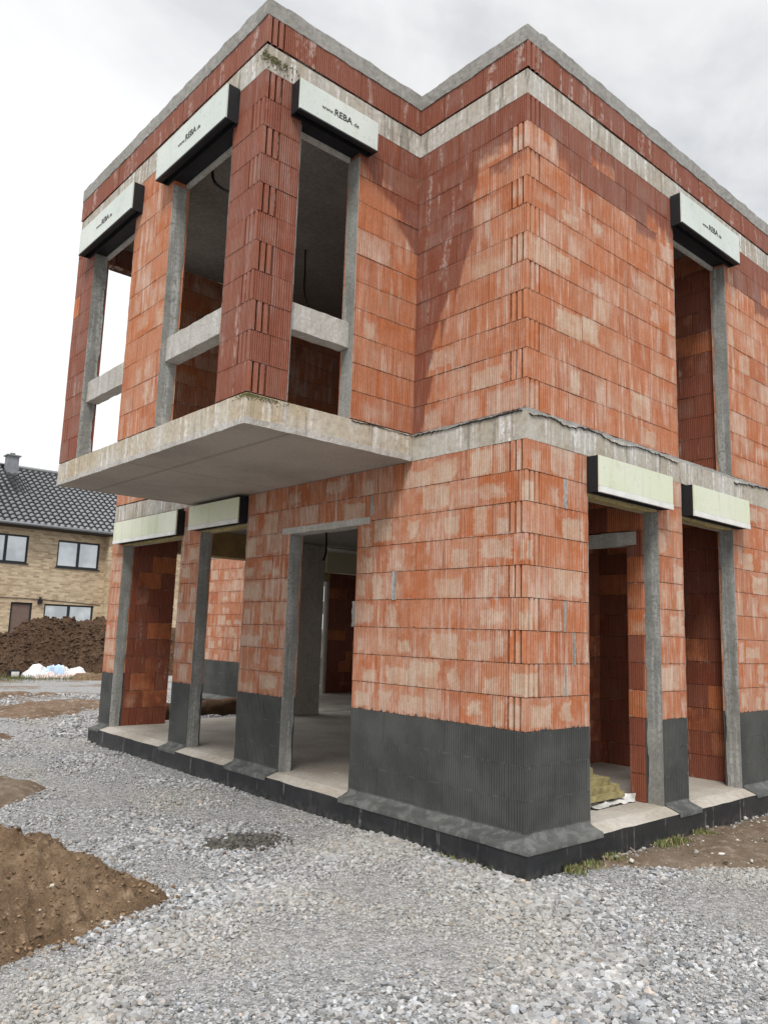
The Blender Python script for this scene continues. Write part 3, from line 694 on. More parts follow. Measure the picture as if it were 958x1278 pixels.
# garden side: lime block pillar, shutter headers, wing
def lime_pillar():
    mb = MB()
    for k in range(12):
        o = .006 * (RNG.random() - .5); x0 = 3.0 + .003 * RNG.random()
        c = 3.0 + (.62 if k % 2 else .48)
        mb.box((x0, 7.66 + o, k*.25 + .005), (c - .004, 7.88, k*.25 + .244)); mb.box((c + .004, 7.66 - o, k*.25 + .005), (3.87 + .006 * RNG.random(), 7.88, k*.25 + .244))
    mb.box((3.004, 7.666, .004), (3.866, 7.872, 2.995), 0); return mb.build('lime_brick_pillar', [M['lime']], HS)
lime_pillar()
mb = MB(); mb.box((.872, 7.54, 2.60), (2.995, 7.86, 2.995)); mb.build('garden_shutter_header', M['tan'], HS)
mb = MB(); mb.box((3.88, 7.60, 2.52), (7.4, 7.76, 2.90)); mb.build('garden_header_panel', M['cream2'], HS)
mb = MB(); mb.box((3.89, 7.77, 2.36), (4.07, 7.87, 2.62)); mb.build('insulation_block', M['pu'], HS)
brick_wall(HS, (4.1, 9.6), (0, 1), (-1, 0), 3.4, 0, 12, [], nb=3, patch=.7)
fillet((4.1, 9.6), (0, 1), (-1, 0), 0, 3.4)
brick_wall(HS, (6.95, 11.5), (1, 0), (0, -1), 2.0, 0, 12, [], wetf=darker, patch=.15, t=.175)
mb = MB(); mb.box((6.86, 11.49, 0), (6.93, 11.6, 3.0)); mb.build('timber_post', M['rail'], HS)
brick_wall(HS, (7.4, 7.55), (1, 0), (0, -1), 1.5, 0, 12, [], wetf=darker, patch=.15)
# cables hanging from the ceilings
def cable(pts, r=.011):
    P = [Vector(p) for p in pts]; q = []
    for i in range(len(P) - 1):
        p0, p1, p2, p3 = P[max(i-1, 0)], P[i], P[i+1], P[min(i+2, len(P)-1)]
        for k in range(5):
            t = k / 5; q.append(.5 * ((2*p1) + (-p0+p2)*t + (2*p0-5*p1+4*p2-p3)*t*t + (-p0+3*p1-3*p2+p3)*t**3))
    q.append(P[-1]); mb = MB(); mb.tube(q, r); return mb.build('cable', M['cableblack'], HS, True)
cable([(-1.50, 2.62, 6.0), (-1.50, 2.60, 5.72), (-1.48, 2.45, 5.55), (-1.46, 2.25, 5.42), (-1.45, 2.15, 5.36)], .014)
cable([(.3, 3.6, 6.0), (.31, 3.6, 5.7), (.28, 3.55, 5.45), (.33, 3.5, 5.2)])
cable([(-.9, 4.9, 6.0), (-.9, 4.88, 5.6), (-.85, 4.85, 5.2), (-.7, 4.8, 4.9)])
cable([(1.55, 4.6, 3.0), (1.56, 4.6, 2.7), (1.55, 4.58, 2.5), (1.49, 4.55, 2.38)], .015)
cable([(3.05, .55, 3.0), (3.04, .5, 2.7), (2.98, .42, 2.45), (2.85, .32, 2.25), (2.74, .25, 2.15)], .013)

# ------------------------------------------------------------------ things on the slab
sheet = MB()
def crumple(x0, x1, y0, y1, z0, nx, ny, amp, sc, edge, mat_cb=None, seed=0.):
    v = []; f = []
    for j in range(ny + 1):
        for i in range(nx + 1):
            a = i / nx; b = j / ny; x = x0 + (x1-x0)*a; y = y0 + (y1-y0)*b
            ed = max(abs(a-.5), abs(b-.5)) * 2
            h = z0 + amp * abs(fbm(x*sc + seed, y*sc, seed, 5)) + edge(a, b)
            v.append((x + .03*fbm(x*sc*2, y*sc*2, seed+3, 3), y + .03*fbm(x*sc*2, y*sc*2, seed+6, 3), h))
    for j in range(ny):
        for i in range(nx): f.append((j*(nx+1)+i, j*(nx+1)+i+1, (j+1)*(nx+1)+i+1, (j+1)*(nx+1)+i))
    return v, f
v, f = crumple(1.02, 1.945, .25, .82, .004, 46, 30, .035, 7, lambda a, b: .16 * max(0, .30 - a) / .30 * (1 if b < .8 else .5) + .05 * max(0, a - .93) / .07)
o = mesh_obj('plastic_sheet', v, f, M['pwhite'], None, None, True); tag(o, 'crumpled white plastic sheet lying under the yellow insulation slabs in the doorway', 'plastic sheet')
slabs = [(1.26, 1.88, .34, .70, .040, .090, 'lowest yellow mineral wool slab lying on the white plastic sheet'), (1.24, 1.84, .37, .72, .091, .146, 'second yellow mineral wool slab from the bottom of the doorway stack'),
         (1.22, 1.76, .42, .78, .147, .210, 'third yellow mineral wool slab, thick and set back in the doorway stack'), (1.18, 1.64, .52, .88, .211, .285, 'topmost yellow mineral wool slab of the stack in the doorway')]
for x0, x1, y0, y1, z0, z1, lab in slabs:
    mb = MB(); n = 10; vs = []
    for k in range(2):
        for i in range(n*4):
            sd, q = divmod(i, n); q /= n
            px, py = [(x0+(x1-x0)*q, y0), (x1, y0+(y1-y0)*q), (x1-(x1-x0)*q, y1), (x0, y1-(y1-y0)*q)][sd]
            vs.append((px + .012*fbm(px*20, py*20, k + z0*40, 3), py + .012*fbm(px*20, py*20, k + 5 + z0*40, 3), (z0 if k == 0 else z1) + .006*fbm(px*15, py*15, k, 3)*(k)))
    m = n*4; mb.add(vs, [(i, (i+1) % m, m + (i+1) % m, m + i) for i in range(m)] + [tuple(range(m))[::-1], tuple(range(m, 2*m))])
    tag(mb.build('insulation_batt', M['wool']), lab, 'insulation', 'insulation slabs stacked in the doorway')

# ------------------------------------------------------------------ ground
def ground_z(x, y):
    d = math.hypot(x + 4.8, y + 3.8)
    z = GZ - .05 * max(0, 1 - d / 5) + .022 * fbm(x * .5, y * .5, 3, 4)
    # gravel banked against the plinth
    return z
def in_poly(x, y, P):
    c = False; j = len(P) - 1
    for i in range(len(P)):
        if (P[i][1] > y) != (P[j][1] > y) and x < (P[j][0]-P[i][0]) * (y-P[i][1]) / (P[j][1]-P[i][1]) + P[i][0]: c = not c
        j = i
    return c
SOILP = [(.36, -.12), (.50, -.22), (1.1, -.62), (1.66, -1.0), (2.6, -1.75), (4.2, -3.1), (9.5, -3.4), (9.5, -.12)]
xs = sorted(set([-600, -250, -100, -50, -25, -14] + list(np.linspace(-9, 9, 121)) + [12, 16, 20, 25, 35, 60, 120, 300, 600]))
ys = sorted(set([-600, -250, -100, -40, -20, -10] + list(np.linspace(-6, 16, 141)) + [18, 20, 23, 26, 30, 40, 60, 120, 300, 600]))
v = [(x, y, ground_z(x, y)) for y in ys for x in xs]; nx = len(xs)
f = [(j*nx+i, j*nx+i+1, (j+1)*nx+i+1, (j+1)*nx+i) for j in range(len(ys)-1) for i in range(nx-1)]
tag(mesh_obj('ground', v, f, M['ground'], None, None, True), kind='structure')

def heap_mesh(name, P, slope, hmax, res, rough, mat, label, cat, sc=3., kind=None, peak=None):
    P = [np.array(p, float) for p in P]; lo = np.min(P, 0); hi = np.max(P, 0)
    nx = int((hi[0]-lo[0]) / res) + 3; ny = int((hi[1]-lo[1]) / res) + 3; v = []; idx = {}; f = []
    for j in range(ny):
        for i in range(nx):
            x = lo[0] - res + i*res; y = lo[1] - res + j*res; dmin = 1e9
            for k in range(len(P)):
                a, b = P[k], P[(k+1) % len(P)]; ab = b - a; t = min(max(((x-a[0])*ab[0]+(y-a[1])*ab[1]) / (ab@ab), 0), 1)
                dmin = min(dmin, math.hypot(x-a[0]-ab[0]*t, y-a[1]-ab[1]*t))
            if not in_poly(x, y, P): dmin = -dmin
            h = slope * dmin; h = h if h < 0 else hmax * (1 - math.exp(-h / hmax))
            amt = min(max((h + .06) / .1, 0), 1)
            h += amt * rough * (fbm(x*sc, y*sc, 1, 6) + .35 * abs(fbm(x*sc*4, y*sc*4, 5, 4)))
            v.append((x, y, ground_z(x, y) + max(h, -.12)))
    f = [(j*nx+i, j*nx+i+1, (j+1)*nx+i+1, (j+1)*nx+i) for j in range(ny-1) for i in range(nx-1) if max(v[q][2] - ground_z(v[q][0], v[q][1]) for q in (j*nx+i, j*nx+i+1, (j+1)*nx+i+1, (j+1)*nx+i)) > -.10]
    o = mesh_obj(name, v, f, mat, None, None, True); o.data.validate()
    return tag(o, label, cat, None, kind)
HEAP1 = [(-2.30, 1.00), (-2.42, 1.45), (-2.75, 2.05), (-3.3, 2.7), (-5.2, 2.9), (-5.6, .3), (-3.7, .55), (-2.95, .72)]
heap_mesh('soil_heap', HEAP1, .80, 1.05, .016, .10, M['soil'], 'low heap of brown clay soil on the pale gravel near the camera', 'soil heap', 4.)
HEAP2 = [(-1.75, 4.85), (-1.9, 5.5), (-2.6, 6.3), (-4.5, 6.2), (-4.6, 4.0), (-2.6, 4.0), (-2.1, 4.35)]
heap_mesh('soil_mound', HEAP2, .5, .10, .035, .04, M['soil2'], 'small flat mound of moist soil behind the clay heap', 'soil mound', 2.5)
HEAP3 = [(3.0, 22.3), (6.5, 22.2), (9.5, 22.3), (12.5, 23.5), (13, 27), (10, 28.6), (5, 28.3), (2.6, 27), (1.6, 24.5)]
heap_mesh('topsoil_pile', HEAP3, .95, 2.55, .07, .55, M['darksoil'], 'big dark brown pile of topsoil in front of the yellow brick house', 'soil pile', 1.1)
MUD = [[(-1.6, 11.6), (.2, 11.0), (1.6, 12.0), (2.9, 13.2), (2.4, 14.2), (1.0, 13.6), (-.6, 13.4), (-2.4, 12.9)], [(-3.4, 15.2), (-.4, 14.6), (2.2, 15.6), (1.4, 16.6), (-1.6, 16.3)], [(-2.6, 8.7), (-1.4, 8.3), (-.7, 9.0), (-1.3, 9.9), (-2.6, 9.7)]]
for q in MUD: heap_mesh('mud', q, .3, .05, .06, .07, M['mud'], None, None, 1.8, 'structure')
HEAP4 = [(4.2, 20.6), (6.6, 20.3), (7.2, 21.4), (4.6, 21.6)]
heap_mesh('turf_lump', HEAP4, .4, .2, .08, .12, M['soil'], 'low strip of turned earth and roots beside the plastic film', 'earth strip', 2.)
SP = [(-.0 + p[0], p[1]) for p in SOILP]
heap_mesh('bare_soil', SP, .25, .035, .05, .03, M['soil2'], None, None, 2.2, 'structure')

# stones
def ico():
    bm = bmesh.new(); bmesh.ops.create_icosphere(bm, subdivisions=1, radius=1); bm.verts.ensure_lookup_table()
    v = np.array([x.co[:] for x in bm.verts]); f = np.array([[q.index for q in p.verts] for p in bm.faces]); bm.free(); return v, f
IV, IF = ico()
def stones(name, P, size, tint, mat, kind='stuff', sink=.25, flat=.65):
    n = len(P); V = len(IV); j = RNG.uniform(.55, 1.25, (n, V, 1)); sc = np.stack([RNG.uniform(.75, 1.3, n), RNG.uniform(.65, 1.0, n), RNG.uniform(.45, .85, n)], 1)[:, None, :] * size[:, None, None]
    q = IV[None] * j * sc
    a = RNG.uniform(0, 6.283, n); b = RNG.normal(0, .45, n); ca, sa, cb, sb = np.cos(a), np.sin(a), np.cos(b), np.sin(b)
    x, y, z = q[..., 0], q[..., 1], q[..., 2]
    y, z = y*cb[:, None] - z*sb[:, None], y*sb[:, None] + z*cb[:, None]
    x, y = x*ca[:, None] - y*sa[:, None], x*sa[:, None] + y*ca[:, None]
    co = np.stack([x, y, z], -1) + P[:, None, :]; co[..., 2] += (size * (.55 - sink))[:, None]
    fc = (IF[None] + (np.arange(n) * V)[:, None, None]).reshape(-1, 3); nf = len(fc)
    me = bpy.data.meshes.new(name); me.vertices.add(n*V); me.vertices.foreach_set('co', co.astype(np.float32).ravel())
    me.loops.add(nf*3); me.loops.foreach_set('vertex_index', fc.astype(np.int32).ravel())
    me.polygons.add(nf); me.polygons.foreach_set('loop_start', np.arange(0, nf*3, 3, dtype=np.int32)); me.polygons.foreach_set('loop_total', np.full(nf, 3, np.int32))
    me.materials.append(mat)
    at = me.attributes.new('tint', 'FLOAT_COLOR', 'POINT'); col = np.ones((n, V, 4), np.float32); col[..., :3] = tint[:, None, :]; at.data.foreach_set('color', col.ravel())
    me.update(calc_edges=True); me.shade_flat()
    o = bpy.data.objects.new(name, me); COL.objects.link(o)
    if kind: o['kind'] = kind
    return o
def stone_tint(n, P):
    l = np.clip(RNG.normal(.325, .098, n), .10, .58); w = RNG.normal(0, .015, n)
    t = np.stack([l*(1.0 + w), l, l*(1.0 - w*1.2)], 1)
    dust = np.clip(NZ(P[:, 0] * .6 + 7, P[:, 1] * .6) * 2.2, 0, 1)[:, None]; t = t * (1 - dust) + dust * (t * .5 + np.array([.19, .178, .158]))
    warm = RNG.random(n) < .06; t[warm] *= np.array([1.0, .90, .80]); 
    blue = RNG.random(n) < .25; t[blue] *= np.array([.93, .96, .99])
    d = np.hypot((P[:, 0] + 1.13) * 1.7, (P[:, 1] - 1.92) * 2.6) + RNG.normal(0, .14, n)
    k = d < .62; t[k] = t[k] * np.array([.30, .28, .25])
    return np.clip(t, .02, .8)
CAMXY = np.array([-4.787, -3.795]); YAW = .71992
def scatter(n, dmin, dmax, amin, amax):
    d = np.sqrt(RNG.uniform(dmin**2, dmax**2, n)); a = YAW + RNG.uniform(amin, amax, n)
    return np.stack([CAMXY[0] + d*np.sin(a), CAMXY[1] + d*np.cos(a)], 1), d
def polymask(x, y, P):
    c = np.zeros(len(x), bool); j = len(P) - 1
    for i in range(len(P)):
        with np.errstate(divide='ignore', invalid='ignore'):
            t = ((P[i][1] > y) != (P[j][1] > y)) & (x < (P[j][0]-P[i][0]) * (y-P[i][1]) / (P[j][1]-P[i][1] + 1e-12) + P[i][0])
        c ^= t; j = i
    return c
def ok(xy, soilkeep=0.):
    x, y = xy[:, 0], xy[:, 1]
    k = ~((x > -.12) & (y > -.12) & (y < 8.02) & (x < 9.1)) & ~((x > 3.98) & (x < 9.1) & (y > 8) & (y < 13.1))
    for P in (HEAP1, HEAP2): k &= ~polymask(x + RNG.normal(0, .035, len(x)), y + RNG.normal(0, .035, len(x)), P)
    for P in MUD: k &= ~polymask(x + RNG.normal(0, .25, len(x)), y + RNG.normal(0, .25, len(x)), P) | (RNG.random(len(x)) < .12)
    s = polymask(x + RNG.normal(0, .05, len(x)), y + RNG.normal(0, .05, len(x)), SOILP); k &= ~s | (RNG.random(len(x)) < soilkeep)
    return k
GZV = np.vectorize(lambda x, y: ground_z(x, y)); NZ = np.vectorize(lambda x, y: fbm(x * 1.1, y * 1.1, 8.8, 3))
def gravel(n, d0, d1, smin, smax, a0=-.62, a1=.62):
    xy, d = scatter(n, d0, d1, a0, a1); k = ok(xy, .02); xy, d = xy[k], d[k]
    nz = NZ(xy[:, 0], xy[:, 1])
    size = smin + (smax - smin) * RNG.random(len(xy)) ** 3.0; size = .88 * size * np.clip(1 + nz * 1.3, .5, 1.6)
    P = np.stack([xy[:, 0], xy[:, 1], GZV(xy[:, 0], xy[:, 1])], 1); return P, size
parts = [gravel(130000, 2.9, 7.0, .0060, .025), gravel(62000, 7.0, 12.0, .011, .025, -.62, .55), gravel(26000, 12.0, 21.0, .02, .042, -.62, .1), gravel(1500, 3.0, 9, .018, .028)]
P = np.concatenate([p for p, s in parts]); sz = np.concatenate([s for p, s in parts])
stones('gravel', P, sz, stone_tint(len(P), P), M['stone'])
# pebbles and clods on the heap, rubble on the bare soil
def heap_pts(n, P, slope, hmax, rough, sc):
    lo = np.min(P, 0); hi = np.max(P, 0); o = []
    while len(o) < n:
        x, y = RNG.uniform(lo[0], hi[0]), RNG.uniform(lo[1], hi[1])
        if not in_poly(x, y, P): continue
        dmin = 1e9
        for k in range(len(P)):
            a, b = np.array(P[k]), np.array(P[(k+1) % len(P)]); ab = b - a; t = min(max(((x-a[0])*ab[0]+(y-a[1])*ab[1]) / (ab@ab), 0), 1)
            dmin = min(dmin, math.hypot(x-a[0]-ab[0]*t, y-a[1]-ab[1]*t))
        if RNG.random() > math.exp(-dmin * 1.3): continue
        h = hmax * (1 - math.exp(-slope * dmin / hmax)); amt = min(max((h + .06) / .1, 0), 1)
        h += amt * rough * (fbm(x*sc, y*sc, 1, 6) + .35 * abs(fbm(x*sc*4, y*sc*4, 5, 4)))
        o.append((x, y, ground_z(x, y) + h))
    return np.array(o)
H1 = heap_pts(9000, HEAP1, .80, 1.05, .10, 4.)
xy = np.stack([RNG.uniform(-4.2, -1.5, 30000), RNG.uniform(.2, 3.2, 30000)], 1); big = polymask(xy[:, 0] + RNG.normal(0, .10, 30000), xy[:, 1] + RNG.normal(0, .10, 30000), HEAP1) & ~polymask(xy[:, 0], xy[:, 1], HEAP1)
xy = xy[big]; H1 = np.concatenate([H1, np.stack([xy[:, 0], xy[:, 1], GZV(xy[:, 0], xy[:, 1]) + .012], 1)])
tn = np.array([.18, .123, .077])[None] * RNG.uniform(.6, 1.5, (len(H1), 1)); wh = RNG.random(len(H1)) < .03; tn[wh] = (.5, .46, .4)
stones('soil_clod_dirt', H1, .003 + .016 * RNG.random(len(H1)) ** 4, tn, M['stone'])
q = np.stack([RNG.uniform(.3, 6, 1500), RNG.uniform(-2.6, -.14, 1500)], 1); q = q[polymask(q[:, 0], q[:, 1], SOILP)]
Q = np.stack([q[:, 0], q[:, 1], GZV(q[:, 0], q[:, 1]) + .03], 1); tn = np.where(RNG.random((len(Q), 1)) < .35, np.array([[.52, .50, .46]]), np.array([[.22, .17, .13]])) * RNG.uniform(.7, 1.2, (len(Q), 1))
stones('rubble', Q, .006 + .02 * RNG.random(len(Q)) ** 3, tn, M['stone'])

q = np.stack([RNG.uniform(2.6, 9, 5000), RNG.uniform(22.2, 25.2, 5000)], 1)
dg = bpy.context.evaluated_depsgraph_get(); dg.update(); hp = bpy.data.objects['topsoil_pile'].evaluated_get(dg); K = []
for x, y in q:
    hit, loc, _n, _i = hp.ray_cast((x, y, 10), (0, 0, -1))
    if hit and loc.z > GZ: K.append(loc[:])
K = np.array(K); stones('topsoil_clod_dirt', K, .018 + .075 * RNG.random(len(K)) ** 4, np.array([.075, .046, .028])[None] * RNG.uniform(.7, 1.3, (len(K), 1)), M['stone'])

# grass
def grass(name, pts, h0, h1, cols):
    v = []; f = []; t = []
    for (x, y, z) in pts:
        a = RNG.random() * 6.283; h = RNG.uniform(h0, h1); w = .0035 + .003 * RNG.random(); l = RNG.normal(0, .45) * h; n = len(v)
        dx, dy = math.cos(a), math.sin(a); c = np.array(cols[RNG.integers(len(cols))]) * RNG.uniform(.7, 1.25)
        v += [(x - dx*w, y - dy*w, z), (x + dx*w, y + dy*w, z), (x - dy*l*.4 + dx*w*.7, y + dx*l*.4 + dy*w*.7, z + h*.6), (x - dy*l*.4 - dx*w*.7, y + dx*l*.4 - dy*w*.7, z + h*.6), (x - dy*l, y + dx*l, z + h)]
        f += [(n, n+1, n+2, n+3), (n+3, n+2, n+4)]; t += [(*c, 1)] * 5
    o = mesh_obj(name, v, f, M['grass']); a = o.data.attributes.new('tint', 'FLOAT_COLOR', 'POINT'); a.data.foreach_set('color', np.array(t, np.float32).ravel())
    return tag(o, kind='stuff')
G = []
while len(G) < 1700:
    x = RNG.uniform(.25, 2.35); y = -.135 - abs(RNG.normal(0, .07)); 
    if fbm(x * 2.3, 4.4, 0, 3) + .25 - abs(x - 1.0) * .25 > RNG.random() * .5: G.append((x, y, ground_z(x, y) + .015))
for _ in range(60): G.append((RNG.uniform(-.18, -.14), RNG.uniform(.15, .75), ground_z(0, .4) + .01))
grass('grass', G, .012, .045, [(.12, .17, .045), (.18, .20, .07), (.11, .14, .04), (.27, .23, .13), (.30, .25, .15)])
G = [(RNG.uniform(-4, 5.5), RNG.normal(21.4, .5), GZ + .0) for _ in range(4200)]
grass('grass', G, .05, .20, [(.14, .15, .05), (.20, .17, .08), (.10, .12, .04)])

# log and plank beyond the garden opening
mb = MB(); pts = [(1.45, 9.2, -.03), (2.2, 9.12, .02), (3.0, 9.05, .07), (3.7, 9.0, .11)]
pts = [tuple(Vector(pts[i]).lerp(Vector(pts[i+1]), k/6)) for i in range(3) for k in range(6)] + [pts[3]]
mb.tube(pts, .14, 0, 12); o = mb.build('log', M['log'], None, True)
for vt in o.data.vertices: vt.co += Vector((fbm(*(vt.co*5), 3), fbm(*(vt.co*5 + Vector((9, 0, 0))), 3), fbm(*(vt.co*5 + Vector((0, 9, 0))), 3))) * .06
tag(o, 'rough brown log lying on gravel beyond the slab, seen through the narrow opening', 'log')

# crumpled film in front of the dark pile
film = thing('plastic_film_heap', 'crumpled white and pale blue plastic film lying before the dark soil pile', 'plastic film')
for nm, x0, x1, y0, y1, amp, mat, sd in (('white_film', 3.30, 5.40, 22.0, 22.6, .40, 'pwhite', 1.), ('blue_film', 3.75, 4.65, 21.9, 22.25, .36, 'pblue', 4.), ('pink_film', 3.5, 5.55, 21.5, 21.95, .16, 'ppink', 8.)):
    v = []; f = []; nx_, ny_ = 60, 26
    for b_ in range(ny_ + 1):
        for a_ in range(nx_ + 1):
            a, b = a_ / nx_, b_ / ny_; x = x0 + (x1-x0)*a; y = y0 + (y1-y0)*b
            ed = min(1, 5 * min(a, 1-a)) * min(1, 4 * min(b, 1-b)) ; ed = ed ** .6
            h = ed * amp * (.62 + .55 * fbm(x*2.2 + sd, y*2.2, sd, 2)) + .10 * abs(fbm(x*5 + sd, y*5, sd, 3)) * ed
            v.append((x + .05*fbm(x*4, y*4, sd + 2, 2), y + .05*fbm(x*4, y*4, sd + 5, 2), GZ + .01 + max(h, 0)))
    for b_ in range(ny_):
        for a_ in range(nx_): q = b_*(nx_+1) + a_; f.append((q, q+1, q+nx_+2, q+nx_+1))
    mesh_obj(nm, v, f, M[mat], film, None, False)
mb = MB(); mb.box((2.86, 21.9, GZ), (3.20, 22.15, GZ + .24)); mb.box((2.92, 21.895, GZ + .05), (3.15, 21.90, GZ + .20), 1)
tag(mb.build('crate', [M['black'], M['white']], None, False, .02), 'small black box with a pale front lying in the grass beside the plastic film', 'box')

# ------------------------------------------------------------------ yellow brick house behind
H2 = thing('brick_house', 'two-storey yellow brick house with black tiled roof and dark window frames', 'house')
YH = 31.0; XL = -8.0; XR = 9.1; YP = 30.55; XR2 = 16.0
WIN = [(7.03, 8.88, 3.86, 5.03), (4.05, 5.82, 3.90, 5.08), (6.70, 8.82, .6, 2.26), (5.35, 6.22, .05, 2.27), (-1.0, .9, 3.9, 5.05), (-1.0, .9, .9, 2.26)]
def holed(mb, x0, x1, z0, z1, y, holes, d=.12):
    us = sorted({x0, x1, *[h[0] for h in holes], *[h[1] for h in holes]}); zs = sorted({z0, z1, *[h[2] for h in holes], *[h[3] for h in holes]})
    for i in range(len(us)-1):
        for j in range(len(zs)-1):
            um, zm = (us[i]+us[i+1])/2, (zs[j]+zs[j+1])/2
            if any(h[0] < um < h[1] and h[2] < zm < h[3] for h in holes): continue
            mb.add([(us[i], y, zs[j]), (us[i+1], y, zs[j]), (us[i+1], y, zs[j+1]), (us[i], y, zs[j+1])], [(0, 1, 2, 3)])
    for (a, b, c, e) in holes:
        mb.add([(a, y, c), (b, y, c), (b, y, e), (a, y, e), (a, y+d, c), (b, y+d, c), (b, y+d, e), (a, y+d, e)], [(0, 4, 5, 1), (1, 5, 6, 2), (2, 6, 7, 3), (3, 7, 4, 0)])
mb = MB(); holed(mb, XL, XR, -.5, 5.62, YH, WIN); mb.box((XL, YH + .3, -.5), (XL + .3, 41, 5.6)); mb.box((XR, YH + .3, -.5), (XR2, 41, 5.6))
mb.build('brick_wall', M['ybrick'], H2)
mb = MB(); mb.box((XR, YP, -.5), (XR2, YH + .29, 5.60)); mb.build('projecting_brick_wall', M['ybrick'], H2)
for (a, b, c, e) in WIN:
    w = MB(); fr = .075; yf = YH + .07
    w.box((a, yf, c), (b, yf + .06, c + fr)); w.box((a, yf, e - fr), (b, yf + .06, e)); w.box((a, yf, c + fr), (a + fr, yf + .06, e - fr)); w.box((b - fr, yf, c + fr), (b, yf + .06, e - fr))
    wide = b - a > 1.2
    if wide: w.box(((a+b)/2 - .055, yf - .003, c + fr), ((a+b)/2 + .055, yf + .055, e - fr))
    wo = w.build('window', M['anth'], H2)
    g = MB(); g.box((a + fr, yf + .028, c + fr), (b - fr, yf + .034, e - fr)); g.build('pane', M['glass'] if wide else M['blind'], wo)
    if e > 3: sl = MB(); sl.box((a - .05, YH - .05, c - .05), (b + .05, YH + .07, c - .002)); sl.build('sill', M['anth'], wo)
# tiled roof: rolls across, laps down the slope
EY, EZ, RY, RZ = 30.38, 5.50, 36.0, 8.80
sl = math.hypot(RY - EY, RZ - EZ); cy, cz = (RY-EY)/sl, (RZ-EZ)/sl
rows = 17; dr = sl / rows; tw = .275; x0, x1 = XL - .4, XR2 + .3; nt = int((x1 - x0) / tw); seg = 6; mb = MB()
for r in range(rows):
    v = []
    for e in range(3):
        for i in range(nt * seg + 1):
            x = x0 + i * tw / seg; ph = (i % seg) / seg
            h = .06 * (.5 + .5 * math.cos(2*math.pi*ph)) ** 1.3
            q = [(r*dr - .02, .050 + h), ((r+1)*dr + .015, .002 + h), (r*dr - .018, -.005 + h*.2)][e]
            s, hh = q; v.append((x, EY + cy*s - cz*hh, EZ + cz*s + cy*hh))
    m = nt*seg + 1
    mb.add(v, [(i, i+1, m+i+1, m+i) for i in range(m-1)] + [(2*m+i, 2*m+i+1, i+1, i) for i in range(m-1)])
rf = mb.build('tiled_roof', M['tile'], H2, True)
rf.data.set_sharp_from_angle(angle=R(50)) if hasattr(rf.data, 'set_sharp_from_angle') else None
mb = MB(); mb.add([(x0, RY, RZ), (x1, RY, RZ), (x1, 41.6, 5.5), (x0, 41.6, 5.5)], [(0, 1, 2, 3)]); mb.add([(XR2, YP, 5.5), (XR2, 41, 5.5), (XR2, 36, 8.7)], [(0, 1, 2)]); mb.add([(XL, YH, 5.5), (XL, 41, 5.5), (XL, 36, 8.7)], [(0, 1, 2)]); mb.build('rear_roof', M['tile'], H2)
mb = MB(); mb.tube([(x0, RY, RZ + .05), (x1, RY, RZ + .05)], .11, 0, 8); mb.build('ridge_tile', M['tile'], H2, True)
mb = MB(); mb.box((x0, EY - .0, EZ - .13), (x1, EY + .04, EZ + .0)); mb.box((x0, EY + .04, EZ - .13), (x1, YH + .02, EZ - .10)); mb.build('fascia_board', M['fascia'], H2)
mb = MB(); mb.tube([(x0, EY - .07, EZ - .02), (x1, EY - .07, EZ - .02)], .07, 0, 8); mb.build('gutter', M['zinc'], H2, True)
ch = MB(); ch.box((5.80, 35.25, 8.0), (6.30, 35.75, 9.22)); c = ch.build('chimney', M['chim'], H2)
q = MB(); q.box((5.73, 35.18, 9.22), (6.37, 35.82, 9.28)); q.tube([(6.05, 35.5, 9.28), (6.05, 35.5, 9.40)], .12, 0, 10); q.build('chimney_cap', M['zinc'], c)
lm = MB(); lm.box((6.40, YH - .16, 2.25), (6.56, YH - .01, 2.42)); lm.tube([(6.48, YH - .08, 2.42), (6.48, YH - .08, 2.52)], .05); lm.build('wall_lamp', M['black'], H2)
lm = MB(); lm.tube([(XL, YH - .02, 2.47), (6.4, YH - .02, 2.44), (XR, YH - .02, 2.31)], .012, 0, 5); lm.build('wall_cable', M['cableblack'], H2)

# ------------------------------------------------------------------ camera, sky, sun
yaw, pit, rol, fpx = .7199220230122151, .15407040387412604, .03218464811826639, 981.3643636974165
fw = Vector((math.sin(yaw)*math.cos(pit), math.cos(yaw)*math.cos(pit), math.sin(pit))); rt = Vector((math.cos(yaw), -math.sin(yaw), 0)); up = rt.cross(fw)
r2 = math.cos(rol)*rt + math.sin(rol)*up; u2 = -math.sin(rol)*rt + math.cos(rol)*up
cam = bpy.data.cameras.new('camera'); co = bpy.data.objects.new('camera', cam); COL.objects.link(co)
co.matrix_world = Matrix(((r2.x, u2.x, -fw.x, -4.787408), (r2.y, u2.y, -fw.y, -3.794703), (r2.z, u2.z, -fw.z, 1.438743), (0, 0, 0, 1)))
cam.sensor_fit = 'HORIZONTAL'; cam.sensor_width = 36; cam.lens = fpx / 958 * 36; cam.clip_start = .05; cam.clip_end = 3000
S.camera = co

SUN_AZ, SUN_EL = R(228), R(52)      # azimuth from +Y clockwise
w = bpy.data.worlds.new('World'); S.world = w; w.use_nodes = True
t = NT('', w)
sky = t.n('ShaderNodeTexSky', sky_type='NISHITA', sun_disc=False, sun_elevation=SUN_EL, sun_rotation=SUN_AZ)
g = t.n('ShaderNodeTexCoord').outputs['Generated']; gz = t.sep(g)[2]
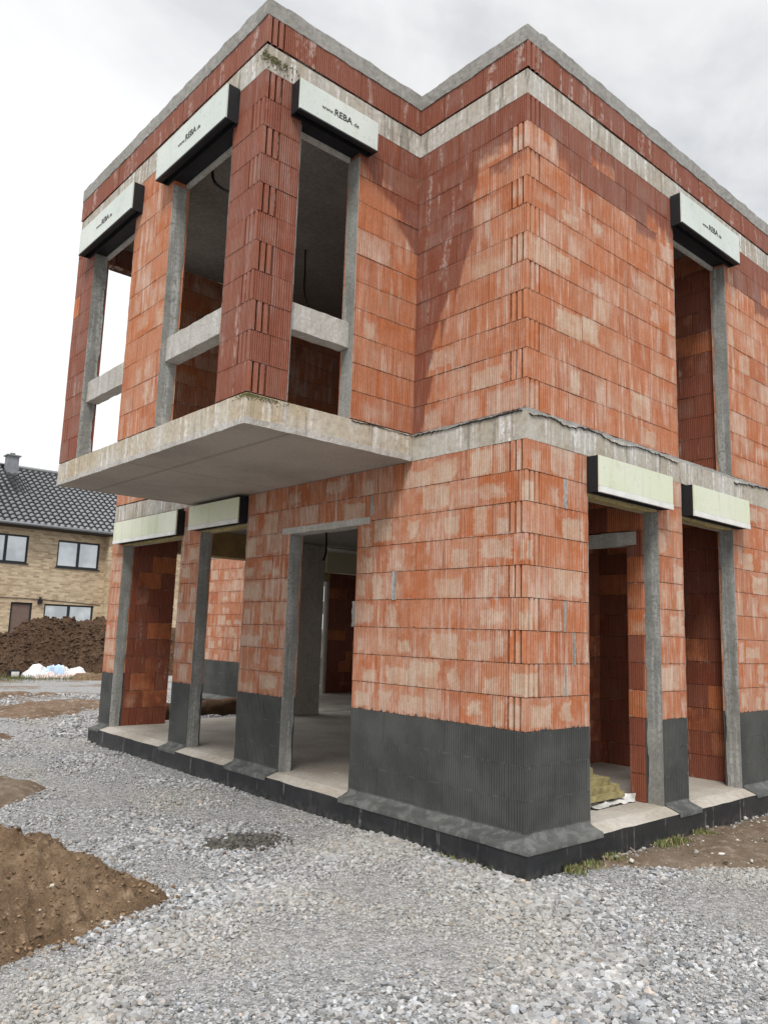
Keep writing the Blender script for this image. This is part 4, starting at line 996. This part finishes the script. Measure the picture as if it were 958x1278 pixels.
# cloud deck: project the direction on a flat layer
k = t.m('DIVIDE', 1.0, t.m('MAXIMUM', t.m('ADD', gz, .18), .08))
pl = t.n('ShaderNodeVectorMath', {0: g, 1: t.n('ShaderNodeCombineXYZ', {0: k, 1: k, 2: 0}).outputs[0]}, operation='MULTIPLY').outputs[0]
c1 = t.noise(pl, 1.15, 6, .55, .6); c2 = t.noise(pl, 3.4, 5, .6, .4)
dens = t.m('ADD', t.m('MULTIPLY', c1, .72), t.m('MULTIPLY', c2, .28))
dark = t.ss(dens, .40, .62)
lum = t.n('ShaderNodeFloatCurve', {1: gz}); cv = lum.mapping.curves[0]
for x_, y_ in ((.0, .50), (.25, .50), (.55, .445), (.72, .62), (1.0, 1.0)):
    pass
L = t.rng(t.ss(gz, .64, .95), 0, 1, 1.0, 3.0)
low = t.ss(gz, .42, .06)
cl = t.mix(t.m('MULTIPLY', dark, t.rng(low, 0, 1, 1.0, .25)), (1.0, 1.0, .995), (.66, .68, .71))
gl = t.n('ShaderNodeVectorMath', {0: g, 1: (math.sin(R(12))*math.cos(R(16)), math.cos(R(12))*math.cos(R(16)), math.sin(R(16)))}, operation='DOT_PRODUCT').outputs['Value']
cl = t.mix(t.m('MULTIPLY', low, .6), cl, (1.15, 1.15, 1.14))
cl = t.mix(t.m('MULTIPLY', t.ss(gl, .86, .985), .85), cl, (1.25, 1.25, 1.24))
cl = t.n('ShaderNodeVectorMath', {0: cl, 1: t.n('ShaderNodeCombineXYZ', {0: L, 1: L, 2: L}).outputs[0]}, operation='MULTIPLY').outputs[0]
SKYK = 6.0
cl = t.map(cl, (SKYK, SKYK, SKYK))
mixc = t.mix(.93, sky.outputs[0], cl)
bg = t.n('ShaderNodeBackground', {'Color': mixc, 'Strength': .1}); t.n('ShaderNodeOutputWorld', {0: bg.outputs[0]})

sun = bpy.data.lights.new('sun', 'SUN'); sun.energy = 1.5; sun.angle = R(18); sun.color = (1.0, .96, .90)
so = bpy.data.objects.new('sun', sun); COL.objects.link(so)
sd = Vector((math.sin(SUN_AZ)*math.cos(SUN_EL), math.cos(SUN_AZ)*math.cos(SUN_EL), math.sin(SUN_EL)))
so.rotation_euler = sd.to_track_quat('Z', 'Y').to_euler()

S.view_settings.view_transform = 'Standard'; S.view_settings.look = 'None'; S.view_settings.gamma = 1; S.view_settings.use_curve_mapping = False
S.view_settings.exposure = .70
S.cycles.use_denoising = True; S.cycles.max_bounces = 6
